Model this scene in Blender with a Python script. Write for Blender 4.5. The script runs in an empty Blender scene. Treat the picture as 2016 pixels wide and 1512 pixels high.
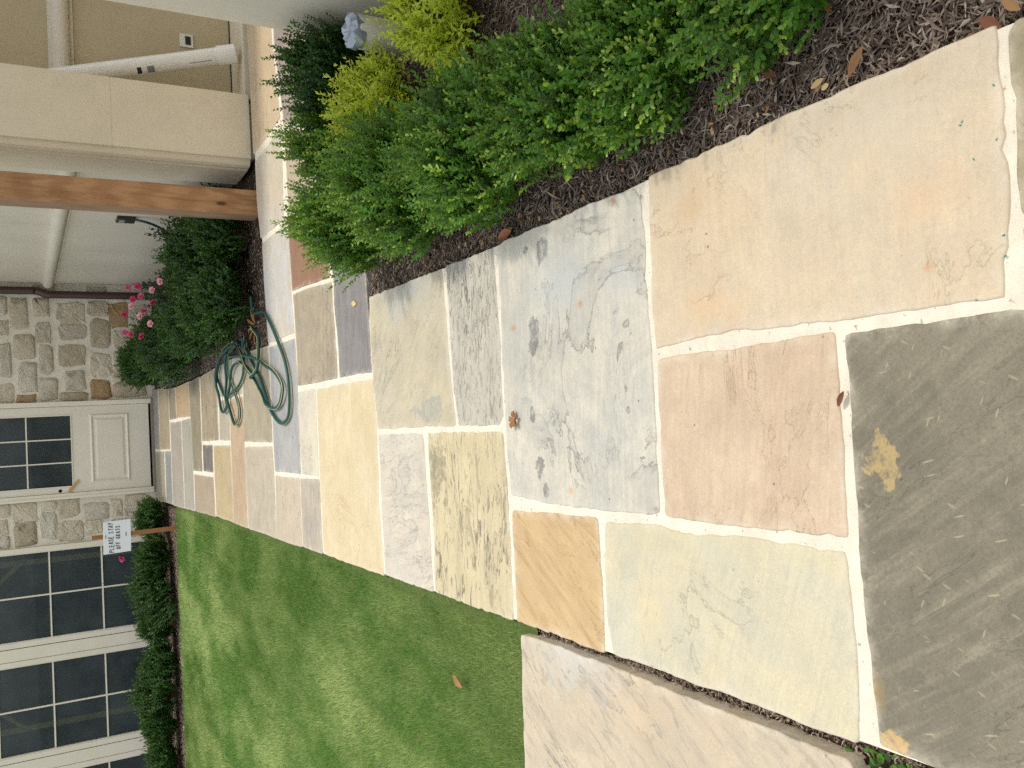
import bpy, bmesh, math, random
import numpy as np
from mathutils import Matrix, Vector
R = math.radians
random.seed(7)
scene = bpy.context.scene

# ------------------------------------------------------------------ camera
# phone held sideways: the picture's left is up in the place
F_PX, PITCH, ROLL, YAW, CAM_H = 1730.0, math.atan(972/1730.0), math.atan(.0336), R(2.63), 1.55
_fh = Vector((math.sin(YAW), math.cos(YAW), 0)); _z = Vector((0, 0, 1)); _r0 = Vector((math.cos(YAW), -math.sin(YAW), 0))
_f = _fh*math.cos(PITCH) - _z*math.sin(PITCH); _u0 = _fh*math.sin(PITCH) + _z*math.cos(PITCH)
_rc = _r0*math.cos(ROLL) - _u0*math.sin(ROLL); _uc = _r0*math.sin(ROLL) + _u0*math.cos(ROLL)
cam = bpy.data.cameras.new('camera'); camo = bpy.data.objects.new('camera', cam); scene.collection.objects.link(camo)
mw = Matrix.Identity(4)
for i in range(3):
    mw[i][0] = -_uc[i]; mw[i][1] = _rc[i]; mw[i][2] = -_f[i]
mw[2][3] = CAM_H
camo.matrix_world = mw
cam.sensor_width = 36.0; cam.lens = F_PX/2016*36.0; cam.clip_start = .05; cam.clip_end = 600
scene.camera = camo
scene.cycles.use_denoising = False; scene.cycles.max_bounces = 6; scene.cycles.diffuse_bounces = 3; scene.cycles.glossy_bounces = 2; scene.cycles.transparent_max_bounces = 6

# ------------------------------------------------------------------ sky, sun, exposure
SUN_EL, SUN_DIR = R(64), Vector((.98, .19, 0)).normalized()
world = bpy.data.worlds.new('World'); scene.world = world; world.use_nodes = True
wn = world.node_tree.nodes; wl = world.node_tree.links
sky = wn.new('ShaderNodeTexSky'); sky.sky_type = 'NISHITA'; sky.sun_disc = False
sky.sun_elevation = SUN_EL; sky.sun_rotation = math.atan2(SUN_DIR.x, SUN_DIR.y)
sky.air_density = 1.6; sky.dust_density = 1.2; sky.ozone_density = 1.0
wn['Background'].inputs['Strength'].default_value = .15
hz = wn.new('ShaderNodeHueSaturation'); hz.inputs['Saturation'].default_value = .20  # thin white overcast
wl.new(sky.outputs[0], hz.inputs['Color']); wl.new(hz.outputs[0], wn['Background'].inputs['Color'])
sun = bpy.data.lights.new('sun', 'SUN'); sun.energy = 1.12; sun.angle = R(5); sun.color = (1.0, .91, .76)
suno = bpy.data.objects.new('sun', sun); scene.collection.objects.link(suno)
_sd = Vector((SUN_DIR.x*math.cos(SUN_EL), SUN_DIR.y*math.cos(SUN_EL), math.sin(SUN_EL)))
suno.rotation_euler = _sd.to_track_quat('Z', 'Y').to_euler(); suno.location = _sd*40
scene.view_settings.view_transform = 'Standard'; scene.view_settings.look = 'None'
scene.view_settings.exposure = 0.80; scene.view_settings.gamma = 1.0; scene.view_settings.use_curve_mapping = False

# ------------------------------------------------------------------ helpers
COL = scene.collection
def tag(o, label=None, cat=None, group=None, kind=None):
    if label: o['label'] = label
    if cat: o['category'] = cat
    if group: o['group'] = group
    if kind: o['kind'] = kind
    return o
def link(name, me, mat=None, parent=None, loc=None):
    o = bpy.data.objects.new(name, me); COL.objects.link(o)
    if mat is not None and me is not None and not me.materials: me.materials.append(mat)
    if loc is not None: o.location = loc
    if parent is not None: o.parent = parent
    return o
def thing(name, label, cat, loc=(0, 0, 0), rz=0, group=None):
    o = bpy.data.objects.new(name, None); COL.objects.link(o); o.empty_display_size = .1
    o.location = loc; o.rotation_euler = (0, 0, rz)
    return tag(o, label, cat, group)
def mesh(name, v, f, smooth=False):
    me = bpy.data.meshes.new(name); me.from_pydata([tuple(p) for p in v], [], [tuple(q) for q in f]); me.update()
    if smooth: me.polygons.foreach_set('use_smooth', [True]*len(me.polygons))
    return me
def np_mesh(name, V, faces_flat, nper, tint=None, smooth=False):
    """V (n,3); faces_flat (m*nper) vertex ids, all faces with nper corners"""
    me = bpy.data.meshes.new(name); m = len(faces_flat)//nper
    me.vertices.add(len(V)); me.vertices.foreach_set('co', np.asarray(V, np.float32).ravel())
    me.loops.add(len(faces_flat)); me.loops.foreach_set('vertex_index', np.asarray(faces_flat, np.int32))
    me.polygons.add(m); me.polygons.foreach_set('loop_start', np.arange(m, dtype=np.int32)*nper)
    try: me.polygons.foreach_set('loop_total', np.full(m, nper, np.int32))
    except Exception: pass
    if smooth: me.polygons.foreach_set('use_smooth', np.ones(m, bool))
    if tint is not None:
        a = me.attributes.new('tint', 'FLOAT', 'POINT'); a.data.foreach_set('value', np.asarray(tint, np.float32))
    me.update(calc_edges=True); me.validate()
    return me
class MB:
    """collects boxes, prisms and tubes into one mesh"""
    def __init__(s): s.v = []; s.f = []
    def add(s, v, f):
        b = len(s.v); s.v += [tuple(p) for p in v]; s.f += [tuple(i+b for i in q) for q in f]; return s
    def box(s, x0, y0, z0, x1, y1, z1):
        v = [(x, y, z) for z in (z0, z1) for y in (y0, y1) for x in (x0, x1)]
        return s.add(v, [(0,2,3,1),(4,5,7,6),(0,1,5,4),(2,6,7,3),(0,4,6,2),(1,3,7,5)])
    def prism(s, poly, z0, z1):
        n = len(poly); v = [(x, y, z0) for x, y in poly]+[(x, y, z1) for x, y in poly]
        return s.add(v, [tuple(range(n))[::-1], tuple(range(n, 2*n))]+[(i, (i+1) % n, n+(i+1) % n, n+i) for i in range(n)])
    def build(s, name, mat, parent=None, smooth=False, loc=None, bevel=0):
        me = mesh(name, s.v, s.f, smooth)
        bm = bmesh.new(); bm.from_mesh(me)
        bmesh.ops.recalc_face_normals(bm, faces=bm.faces)
        if bevel: bmesh.ops.bevel(bm, geom=list(bm.edges), offset=bevel, segments=2, affect='EDGES', profile=.6)
        bm.to_mesh(me); bm.free()
        if smooth: me.polygons.foreach_set('use_smooth', [True]*len(me.polygons))
        return link(name, me, mat, parent, loc)
def catmull(pts, step, closed=False):
    P = np.array(pts, float); n = len(P); out = []
    rng = range(n if closed else n-1)
    for i in rng:
        if closed: a, b, c, d = P[(i-1) % n], P[i], P[(i+1) % n], P[(i+2) % n]
        else: a, b, c, d = P[max(i-1, 0)], P[i], P[i+1], P[min(i+2, n-1)]
        k = max(1, int(np.linalg.norm(c-b)/step))
        for j in range(k):
            t = j/k
            out.append(.5*((2*b)+(-a+c)*t+(2*a-5*b+4*c-d)*t*t+(-a+3*b-3*c+d)*t**3))
    if not closed: out.append(P[-1])
    return np.array(out)
def tube(pts, rad, seg=8, cap=True, twist=None, offset=0, ang0=0):
    """sweep of a circle; with offset the circle runs along the surface of a bigger tube (a stripe)"""
    P = np.array(pts, float); n = len(P); rad = np.full(n, rad) if np.isscalar(rad) else np.array(rad)
    T = np.gradient(P, axis=0); T /= np.linalg.norm(T, axis=1)[:, None]+1e-9
    up = np.array([0, 0, 1.]) if abs(T[0, 2]) < .9 else np.array([1., 0, 0])
    nrm = np.cross(T[0], up); nrm /= np.linalg.norm(nrm)
    V = []
    for i in range(n):
        nrm = nrm - T[i]*(nrm@T[i]); nrm /= np.linalg.norm(nrm)+1e-9
        bn = np.cross(T[i], nrm); c = P[i]
        if offset:
            a = ang0+(twist*i if twist else 0); c = c+offset*(math.cos(a)*nrm+math.sin(a)*bn)
        for k in range(seg):
            a = 2*math.pi*k/seg; V.append(c+rad[i]*(math.cos(a)*nrm+math.sin(a)*bn))
    Fc = [(i*seg+k, i*seg+(k+1) % seg, (i+1)*seg+(k+1) % seg, (i+1)*seg+k) for i in range(n-1) for k in range(seg)]
    if cap: Fc += [tuple(range(seg))[::-1], tuple(range((n-1)*seg, n*seg))]
    return V, Fc
def copy_tree(o, parent=None):
    c = o.copy(); COL.objects.link(c); c.parent = parent
    for ch in o.children: copy_tree(ch, c)
    return c

# ------------------------------------------------------------------ material nodes
class N:
    def __init__(s, name):
        s.m = bpy.data.materials.new(name); s.m.use_nodes = True; s.t = s.m.node_tree; s.t.nodes.clear()
        s.out = s.t.nodes.new('ShaderNodeOutputMaterial'); s.tc = s.t.nodes.new('ShaderNodeTexCoord')
    def n(s, typ, **kw):
        d = s.t.nodes.new(typ)
        for k, v in kw.items(): setattr(d, k, v)
        return d
    def put(s, sock, val):
        if val is None: return
        if hasattr(val, 'is_output'): s.t.links.new(val, sock)
        elif isinstance(val, (tuple, list)) and len(val) == 3 and sock.type == 'RGBA': sock.default_value = (*val, 1)
        else: sock.default_value = val
    @property
    def obj(s): return s.tc.outputs['Object']
    def mapping(s, vec, loc=(0,0,0), rot=(0,0,0), scale=(1,1,1)):
        d = s.n('ShaderNodeMapping'); s.put(d.inputs[0], vec); d.inputs[1].default_value = loc; d.inputs[2].default_value = rot; d.inputs[3].default_value = scale
        return d.outputs[0]
    def noise(s, vec, scale, detail=4, rough=.55, dist=0):
        d = s.n('ShaderNodeTexNoise'); s.put(d.inputs['Vector'], vec); d.inputs['Scale'].default_value = scale
        d.inputs['Detail'].default_value = detail; d.inputs['Roughness'].default_value = rough; d.inputs['Distortion'].default_value = dist
        return d.outputs[0]
    def voro(s, vec, scale, feature='F1', rnd=1, out=0):
        d = s.n('ShaderNodeTexVoronoi', feature=feature); s.put(d.inputs['Vector'], vec); d.inputs['Scale'].default_value = scale; d.inputs['Randomness'].default_value = rnd
        return d.outputs[out]
    def ramp(s, fac, stops, interp='LINEAR'):
        d = s.n('ShaderNodeValToRGB'); s.put(d.inputs[0], fac); cr = d.color_ramp; cr.interpolation = interp
        while len(cr.elements) < len(stops): cr.elements.new(.5)
        for e, (p, c) in zip(cr.elements, stops):
            e.position = p; e.color = (c, c, c, 1) if np.isscalar(c) else (*c, 1)
        return d.outputs[0]
    def mix(s, fac, a, b, mode='MIX'):
        d = s.n('ShaderNodeMix', data_type='RGBA', blend_type=mode); s.put(d.inputs[0], fac); s.put(d.inputs[6], a); s.put(d.inputs[7], b)
        return d.outputs[2]
    def math(s, op, a, b=None, clamp=False):
        d = s.n('ShaderNodeMath', operation=op); d.use_clamp = clamp; s.put(d.inputs[0], a)
        if b is not None: s.put(d.inputs[1], b)
        return d.outputs[0]
    def attr(s, name):
        d = s.n('ShaderNodeAttribute'); d.attribute_name = name; return d.outputs['Fac']
    def bump(s, h, strength=.5, dist=.01, normal=None):
        d = s.n('ShaderNodeBump'); d.inputs['Strength'].default_value = strength; d.inputs['Distance'].default_value = dist
        s.put(d.inputs['Height'], h); s.put(d.inputs['Normal'], normal); return d.outputs[0]
    def bsdf(s, col, rough=.7, spec=.35, normal=None, metal=0, **kw):
        d = s.n('ShaderNodeBsdfPrincipled'); s.put(d.inputs['Base Color'], col); s.put(d.inputs['Roughness'], rough)
        d.inputs['Specular IOR Level'].default_value = spec; d.inputs['Metallic'].default_value = metal; s.put(d.inputs['Normal'], normal)
        for k, v in kw.items(): s.put(d.inputs[k.replace('_', ' ')], v)
        return d.outputs[0]
    def done(s, sh): s.t.links.new(sh, s.out.inputs[0]); return s.m
def rgb(r, g, b):
    """8-bit sRGB to linear"""
    f = lambda c: ((c/255+.055)/1.055)**2.4 if c > 10 else c/255/12.92
    return (f(r), f(g), f(b))
def hsvmul(c, k): return tuple(min(1, x*k) for x in c)
_mc = {}
def plain(name, col, rough=.6, spec=.35, var=.12, scale=6, bump=.15, bscale=60, metal=0, bdist=.003):
    if name in _mc: return _mc[name]
    n = N(name); a = n.noise(n.obj, scale, 5, .6); b = n.noise(n.obj, bscale, 3, .6)
    c = n.mix(n.ramp(a, [(.3, 0), (.7, 1)]), hsvmul(col, 1-var), hsvmul(col, 1+var))
    c = n.mix(n.ramp(b, [(.35, 0), (.65, .25)]), c, hsvmul(col, 1-2*var))
    r = n.math('ADD', n.math('MULTIPLY', a, .15), rough-.07)
    _mc[name] = n.done(n.bsdf(c, r, spec, n.bump(b, bump, bdist), metal)); return _mc[name]
FLAG = {
's1':[(0.143,1.290),(-0.122,1.289),(-0.201,1.290),(-0.340,1.296),(-0.471,1.294),(-0.539,1.290),(-0.642,1.289),(-0.684,1.284),(-0.727,1.281),(-0.733,1.163),(-0.739,0.857),(-0.648,0.671),(0.151,0.677),(0.147,0.901),(0.146,1.075)],
's2':[(0.657,1.915),(0.291,1.934),(0.173,1.930),(0.187,1.629),(0.175,1.315),(0.170,1.095),(0.166,0.934),(0.335,0.915),(0.410,0.911),(0.506,0.909),(0.593,0.911),(0.658,0.913),(0.658,1.038),(0.660,1.483)],
's1b':[(0.652,0.872),(0.633,0.889),(0.574,0.892),(0.488,0.890),(0.309,0.899),(0.244,0.670),(0.643,0.575)],
's1c':[(0.290,0.895),(0.240,0.896),(0.163,0.899),(0.164,0.683),(0.233,0.674)],
's3':[(0.147,1.928),(-0.127,1.935),(-0.294,1.936),(-0.296,1.667),(-0.297,1.320),(-0.122,1.314),(-0.012,1.313),(0.148,1.318),(0.146,1.633)],
's4':[(-0.327,2.231),(-0.489,2.242),(-0.616,2.248),(-0.731,2.222),(-0.741,1.324),(-0.588,1.321),(-0.413,1.319),(-0.326,1.323),(-0.325,1.537),(-0.323,1.740),(-0.331,1.864),(-0.316,1.983)],
's5':[(-0.327,2.812),(-0.498,2.816),(-0.730,2.820),(-0.737,2.263),(-0.500,2.265),(-0.321,2.263)],
's6':[(0.646,2.803),(0.429,2.813),(0.235,2.820),(0.121,2.821),(-0.111,2.821),(-0.277,2.810),(-0.293,2.499),(-0.294,2.304),(-0.294,2.136),(-0.294,2.020),(-0.287,1.957),(-0.216,1.955),(-0.127,1.957),(0.017,1.954),(0.178,1.952),(0.348,1.951),(0.371,1.962),(0.414,1.953),(0.521,1.950),(0.596,1.954),(0.639,1.980),(0.647,2.073),(0.651,2.241),(0.646,2.493)],
's7':[(0.646,3.264),(0.367,3.254),(0.126,3.250),(-0.018,3.225),(-0.019,2.869),(0.016,2.838),(0.275,2.827),(0.540,2.844),(0.645,2.839)],
's8':[(0.656,4.173),(0.354,4.186),(0.177,4.175),(-0.012,4.151),(-0.015,3.244),(0.224,3.272),(0.419,3.283),(0.617,3.293),(0.646,3.299)],
's9':[(-0.037,4.141),(-0.410,4.143),(-0.734,4.140),(-0.731,3.558),(-0.475,3.563),(-0.272,3.576),(-0.040,3.585)],
's10':[(-0.038,3.534),(-0.255,3.535),(-0.473,3.530),(-0.733,3.542),(-0.736,2.847),(-0.586,2.842),(-0.329,2.835),(-0.156,2.842),(-0.042,2.844)],
's11':[(0.245,5.135),(0.036,5.148),(-0.252,5.153),(-0.739,5.149),(-0.738,4.154),(-0.412,4.179),(-0.012,4.159),(0.244,4.180)],
's12':[(1.185,4.750),(0.826,4.723),(0.694,4.734),(0.565,4.709),(0.395,4.699),(0.282,4.698),(0.275,4.190),(0.331,4.190),(0.542,4.189),(0.736,4.206),(1.078,4.225)],
's13':[(0.876,5.554),(0.762,5.538),(0.592,5.531),(0.419,5.525),(0.290,5.535),(0.278,4.734),(0.398,4.734),(0.570,4.744),(0.698,4.761),(0.830,4.759),(0.866,5.246)],
's14':[(1.393,5.588),(0.900,5.562),(0.888,5.264),(0.851,4.784),(1.207,4.785)],
's15':[(1.351,6.280),(0.995,6.271),(0.632,6.235),(0.631,5.560),(0.884,5.589),(1.279,5.595),(1.359,5.656)],
's16':[(1.976,6.380),(1.668,6.375),(1.396,6.318),(1.390,5.676),(1.499,5.683),(1.995,5.647)],
's17':[(2.035,6.417),(2.509,6.423),(2.934,6.439),(3.526,6.475),(3.165,5.744),(2.644,5.784),(2.061,5.661)],
's18':[(2.001,5.582),(2.624,5.733),(3.153,5.719),(2.483,4.363),(1.974,4.290),(1.634,4.260)],
's19':[(1.930,5.570),(1.422,5.571),(1.121,4.265),(1.589,4.259)],
's20':[(0.602,6.225),(0.400,6.219),(0.060,6.223),(-0.271,6.211),(-0.275,5.559),(-0.033,5.554),(0.352,5.536),(0.594,5.554)],
's21':[(0.251,5.529),(-0.033,5.542),(-0.274,5.536),(-0.274,5.176),(-0.000,5.164),(0.247,5.166)],
's22a':[(-0.299,6.202),(-0.745,6.240),(-0.743,5.614),(-0.302,5.599)],
's22b':[(-0.301,5.575),(-0.741,5.590),(-0.738,5.169),(-0.291,5.169)],
's23':[(-0.101,7.121),(-0.750,7.123),(-0.746,6.254),(-0.322,6.235),(-0.097,6.251)],
's24':[(0.641,7.028),(0.413,7.092),(-0.060,7.131),(-0.068,6.246),(0.104,6.244),(0.402,6.247),(0.619,6.252)],
's25':[(0.306,7.617),(-0.114,7.643),(-0.741,7.650),(-0.747,7.140),(-0.064,7.132),(0.299,7.133)],
's26':[(0.615,8.099),(0.341,8.066),(0.319,7.129),(0.637,7.066)],
's27':[(0.583,8.944),(-0.046,8.980),(-0.042,8.172),(0.536,8.139),(0.611,8.170)],
's28':[(0.314,8.072),(-0.042,8.126),(-0.045,7.670),(0.294,7.640)],
's29':[(-0.081,8.961),(-0.338,8.966),(-0.336,8.475),(-0.082,8.468)],
's30':[(-0.087,8.420),(-0.363,8.432),(-0.744,8.419),(-0.739,7.669),(-0.084,7.678)],
's31':[(-0.383,9.522),(-0.765,9.553),(-0.747,8.468),(-0.378,8.484)],
's32':[(0.577,9.629),(0.136,9.580),(-0.347,9.543),(-0.340,9.049),(0.004,9.024),(0.591,8.998)],
's33':[(0.571,10.526),(0.225,10.506),(0.215,9.592),(0.584,9.659)],
's34':[(0.589,11.029),(0.217,11.050),(0.221,10.544),(0.574,10.563)],
's35':[(0.633,11.893),(-0.133,11.928),(-0.131,11.104),(0.206,11.093),(0.591,11.070)],
's36':[(0.659,12.474),(-0.135,12.509),(-0.134,11.974),(0.635,11.939)],
's37':[(-0.168,12.468),(-0.816,12.560),(-0.793,11.665),(-0.152,11.617)],
's38':[(-0.157,11.531),(-0.788,11.577),(-0.785,11.080),(-0.149,11.069)],
's39':[(0.186,11.018),(-0.788,11.042),(-0.780,10.232),(0.184,10.229)],
's40':[(0.189,10.192),(-0.778,10.197),(-0.767,9.584),(-0.117,9.549),(0.199,9.565)],
'L1':[(-0.763,2.791),(-0.753,2.679),(-0.755,2.339),(-0.762,1.982),(-0.764,1.642),(-0.764,1.458),(-0.766,1.350),(-0.916,1.306),(-1.374,1.453),(-2.147,2.860),(-1.255,2.817)],
}
# ------------------------------------------------------------------ ground and beds
def sheet(name, poly, z, mat, kind='structure'):
    return tag(link(name, mesh(name, [(x, y, z) for x, y in poly], [tuple(range(len(poly)))]), mat), kind=kind)
def m_soil():
    n = N('soil'); a = n.noise(n.obj, 3, 6, .6); b = n.noise(n.obj, 45, 5, .7)
    c = n.mix(n.ramp(a, [(.3, 0), (.7, 1)]), rgb(58, 46, 38), rgb(84, 70, 56)); c = n.mix(n.ramp(b, [(.45, 0), (.7, .6)]), c, rgb(38, 30, 25))
    return n.done(n.bsdf(c, .95, .1, n.bump(b, .8, .02)))
def m_turf():
    n = N('turf_soil'); a = n.noise(n.obj, 1.5, 5, .6); b = n.noise(n.obj, 120, 3, .7)
    c = n.mix(n.ramp(a, [(.3, 0), (.7, 1)]), rgb(84, 106, 52), rgb(104, 118, 68)); c = n.mix(n.ramp(b, [(.4, 0), (.7, .7)]), c, rgb(40, 50, 26))
    return n.done(n.bsdf(c, .95, .1, n.bump(b, .6, .01)))
SOIL = m_soil(); TURF = m_turf()
sheet('ground', [(-150, -150), (150, -150), (150, 150), (-150, 150)], -.075, SOIL)
sheet('near_bed', [(.63, -1.5), (2.1, -1.5), (2.1, 4.24), (.63, 4.24)], -.045, SOIL)
sheet('wall_bed', [(.60, 6.2), (2.3, 6.34), (2.3, 12.6), (.60, 12.6)], -.04, SOIL)
sheet('window_bed', [(-9, 10.95), (-.82, 11.02), (-.82, 12.6), (-9, 12.6)], -.035, SOIL)
sheet('lawn', [(-9, 2.72), (-.70, 2.72), (-.70, 11.0), (-9, 10.98)], -.028, TURF)
sheet('edge_soil', [(-9, -2), (-.70, -2), (-.70, 2.72), (-9, 2.72)], -.06, SOIL)

# ------------------------------------------------------------------ flagstone path
def m_mortar(name='mortar', col=(229, 220, 201)):
    n = N(name); a = n.noise(n.obj, 9, 5, .65); b = n.noise(n.obj, 140, 4, .7); s = n.noise(n.mapping(n.obj, (3, 9, 0)), 60, 2, .5)
    c = n.mix(n.ramp(a, [(.32, 0), (.68, 1)]), hsvmul(rgb(*col), .84), hsvmul(rgb(*col), 1.06))
    c = n.mix(n.ramp(s, [(.66, 0), (.74, .7)]), c, rgb(128, 114, 96)); c = n.mix(n.ramp(n.noise(n.obj, 3.1, 6, .7), [(.50, 0), (.74, .40)]), c, hsvmul(rgb(*col), .74))
    h = n.math('ADD', n.math('MULTIPLY', a, .8), n.math('MULTIPLY', b, .4))
    return n.done(n.bsdf(c, .9, .2, n.bump(h, .9, .010)))
MORTAR = m_mortar()
def m_flag(key, c1, c2, c3=None, ang=0, streak=0.0, fine=.5, flake=.35, spots=(), flecks=0, stretch=6, dark=.82, marks=0.0, mscale=15):
    rnd = random.Random(sum(ord(ch)*(i+3) for i, ch in enumerate(key)))
    c1, c2 = rgb(*c1), rgb(*c2); c3 = rgb(*c3) if c3 else hsvmul(c1, .62)
    n = N('flagstone_'+key)
    off = (rnd.uniform(-9, 9), rnd.uniform(-9, 9), rnd.uniform(-9, 9))
    v = n.mapping(n.obj, off); rot = n.mapping(n.obj, off, (0, 0, R(ang)))
    st = n.mapping(rot, (0, 0, 0), (0, 0, 0), (1, stretch, 1)); st2 = n.mapping(rot, (4, 1, 0), (0, 0, 0), (1, 3.2, 1)); st3 = n.mapping(rot, (2, 5, 0), (0, 0, 0), (1, 14, 1))
    big = n.noise(v, 1.9, 4, .55, .5); mid = n.noise(v, 6, 7, .68, .4); small = n.noise(v, 28, 6, .7, .3); fin = n.noise(v, 120, 4, .75); grain = n.noise(v, 420, 2, .7)
    c = n.mix(n.ramp(big, [(.34, 0), (.68, 1)]), c1, c2)
    c = n.mix(n.ramp(mid, [(.40, 0), (.68, .80)]), c, hsvmul(c1, dark))
    c = n.mix(n.ramp(n.noise(n.mapping(v, (1, 8, 3)), 3.6, 6, .65, .8), [(.48, 0), (.70, .75)]), c, hsvmul(c2, 1.14))
    bed = n.noise(st3, 4.5, 6, .7, .4)                       # fine bedding lines
    c = n.mix(n.ramp(bed, [(.46, 0), (.70, .34)]), c, n.mix(.5, c3, hsvmul(c1, .8)))
    sn = n.noise(st, 3.0, 8, .68, .5)
    if streak > 0:
        c = n.mix(n.math('MULTIPLY', n.ramp(sn, [(.47, 0), (.58, .35), (.70, 1)]), streak), c, c3)
    mk = n.noise(st2, mscale, 4, .62, 1.3)                   # short dark flake strokes
    gate = n.ramp(n.noise(n.mapping(v, (5, 2, 1)), 2.7, 2, .5), [(.42, 0), (.60, 1)])
    if marks > 0:
        c = n.mix(n.math('MULTIPLY', n.math('MULTIPLY', n.ramp(mk, [(.555, 0), (.60, .8), (.66, 1)]), n.math('ADD', n.math('MULTIPLY', gate, .6), .4)), marks), c, hsvmul(c3, .85))
    # cleft: thin plates of the split face, edge shadow painted as a dark lip
    cl = n.noise(st2 if streak > .25 or marks > .3 else v, 2.4, 9, .62, .9)
    lip = n.ramp(cl, [(.544, 0), (.550, 1), (.556, .35), (.585, 0)])
    plate = n.ramp(cl, [(.544, 0), (.552, 1)])
    lipg = n.math('MULTIPLY', lip, gate)
    c = n.mix(n.math('MULTIPLY', n.math('MULTIPLY', plate, gate), .22), c, n.mix(.5, c3, c1))
    c = n.mix(n.math('MULTIPLY', lipg, flake), c, hsvmul(c3, .7))
    c = n.mix(n.ramp(small, [(.50, 0), (.72, .42)]), c, hsvmul(c1, .74))
    c = n.mix(n.ramp(fin, [(.44, 0), (.70, .55*fine)]), c, hsvmul(c1, .55))
    c = n.mix(n.ramp(grain, [(.40, .0), (.72, .40*fine)]), c, hsvmul(c2, .5)); c = n.mix(n.ramp(grain, [(.28, .30*fine), (.45, 0)]), c, hsvmul(c2, 1.35))
    pit = n.voro(v, 24, 'F1'); pg = n.ramp(n.noise(v, 9, 2, .5), [(.57, 0), (.62, 1)])
    c = n.mix(n.math('MULTIPLY', n.ramp(pit, [(.05, .8), (.11, 0)]), pg), c, rgb(84, 72, 58))
    if flecks:
        for k, (da, sc, sx, th) in enumerate(((20, 8, 8, .09), (-34, 11, 5, .08), (60, 14, 4, .10), (4, 6, 3, .06))):
            fk = n.voro(n.mapping(n.mapping(n.obj, (off[0]+k*3, off[1], off[2]), (0, 0, R(ang+da))), (0, 0, 0), (0, 0, 0), (1, sx, 1)), sc)
            fk = n.math('ADD', fk, n.math('MULTIPLY', n.math('SUBTRACT', small, .5), .22)); fg = n.ramp(n.noise(n.mapping(v, (k, 2*k, 0)), 5, 2), [(.49, 0), (.53, 1)])
            c = n.mix(n.math('MULTIPLY', n.ramp(fk, [(th, flecks*(1-.15*k)), (th*1.5, 0)]), fg), c, rgb(172, 164, 132))
    for (sx, sy, rx, ry, col, amt) in spots:
        w = n.noise(n.obj, 30, 8, .75, .6); w2 = n.noise(n.mapping(n.obj, (sx, sy, 3)), 7, 3, .6, .5)
        d = n.n('ShaderNodeVectorMath', operation='LENGTH')
        n.put(d.inputs[0], n.mapping(n.obj, (-sx/rx, -sy/ry, 0), (0, 0, 0), (1/rx, 1/ry, 0)))
        hard = amt > .9
        dd = n.math('ADD', d.outputs['Value'], n.math('ADD', n.math('MULTIPLY', n.math('SUBTRACT', w, .5), 1.6 if hard else 1.2), n.math('MULTIPLY', n.math('SUBTRACT', w2, .5), 2.2)))
        m = n.ramp(dd, [(.70, .9), (.80, 0)] if hard else [(.0, amt), (.45, amt*.55), (1.0, 0)])
        if hard: m = n.math('MULTIPLY', m, n.ramp(n.noise(v, 36, 6, .75), [(.34, .15), (.54, .95)]))
        c = n.mix(m, c, rgb(*col))
    # film of grout left near the edges
    ed = n.attr('tint'); c = n.mix(n.math('MULTIPLY', n.math('MULTIPLY', ed, ed), n.ramp(n.noise(v, 11, 6, .7, .4), [(.40, 0), (.66, .55)])), c, rgb(212, 203, 186))
    h = n.math('ADD', n.math('MULTIPLY', n.math('MULTIPLY', plate, gate), .40), n.math('ADD', n.math('MULTIPLY', mid, .7), n.math('MULTIPLY', small, .25)))
    h = n.math('ADD', h, n.math('ADD', n.math('MULTIPLY', fin, .16), n.math('MULTIPLY', sn, .3*min(1, streak+.3))))
    if marks > 0: h = n.math('SUBTRACT', h, n.math('MULTIPLY', n.ramp(mk, [(.555, 0), (.62, 1)]), .25*marks))
    nrm = n.bump(h, .65, .008)
    return n.done(n.bsdf(c, n.math('ADD', n.math('MULTIPLY', mid, .25), .58), .3, nrm))
RUST = (180, 122, 76); DK = (118, 116, 112)
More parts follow.
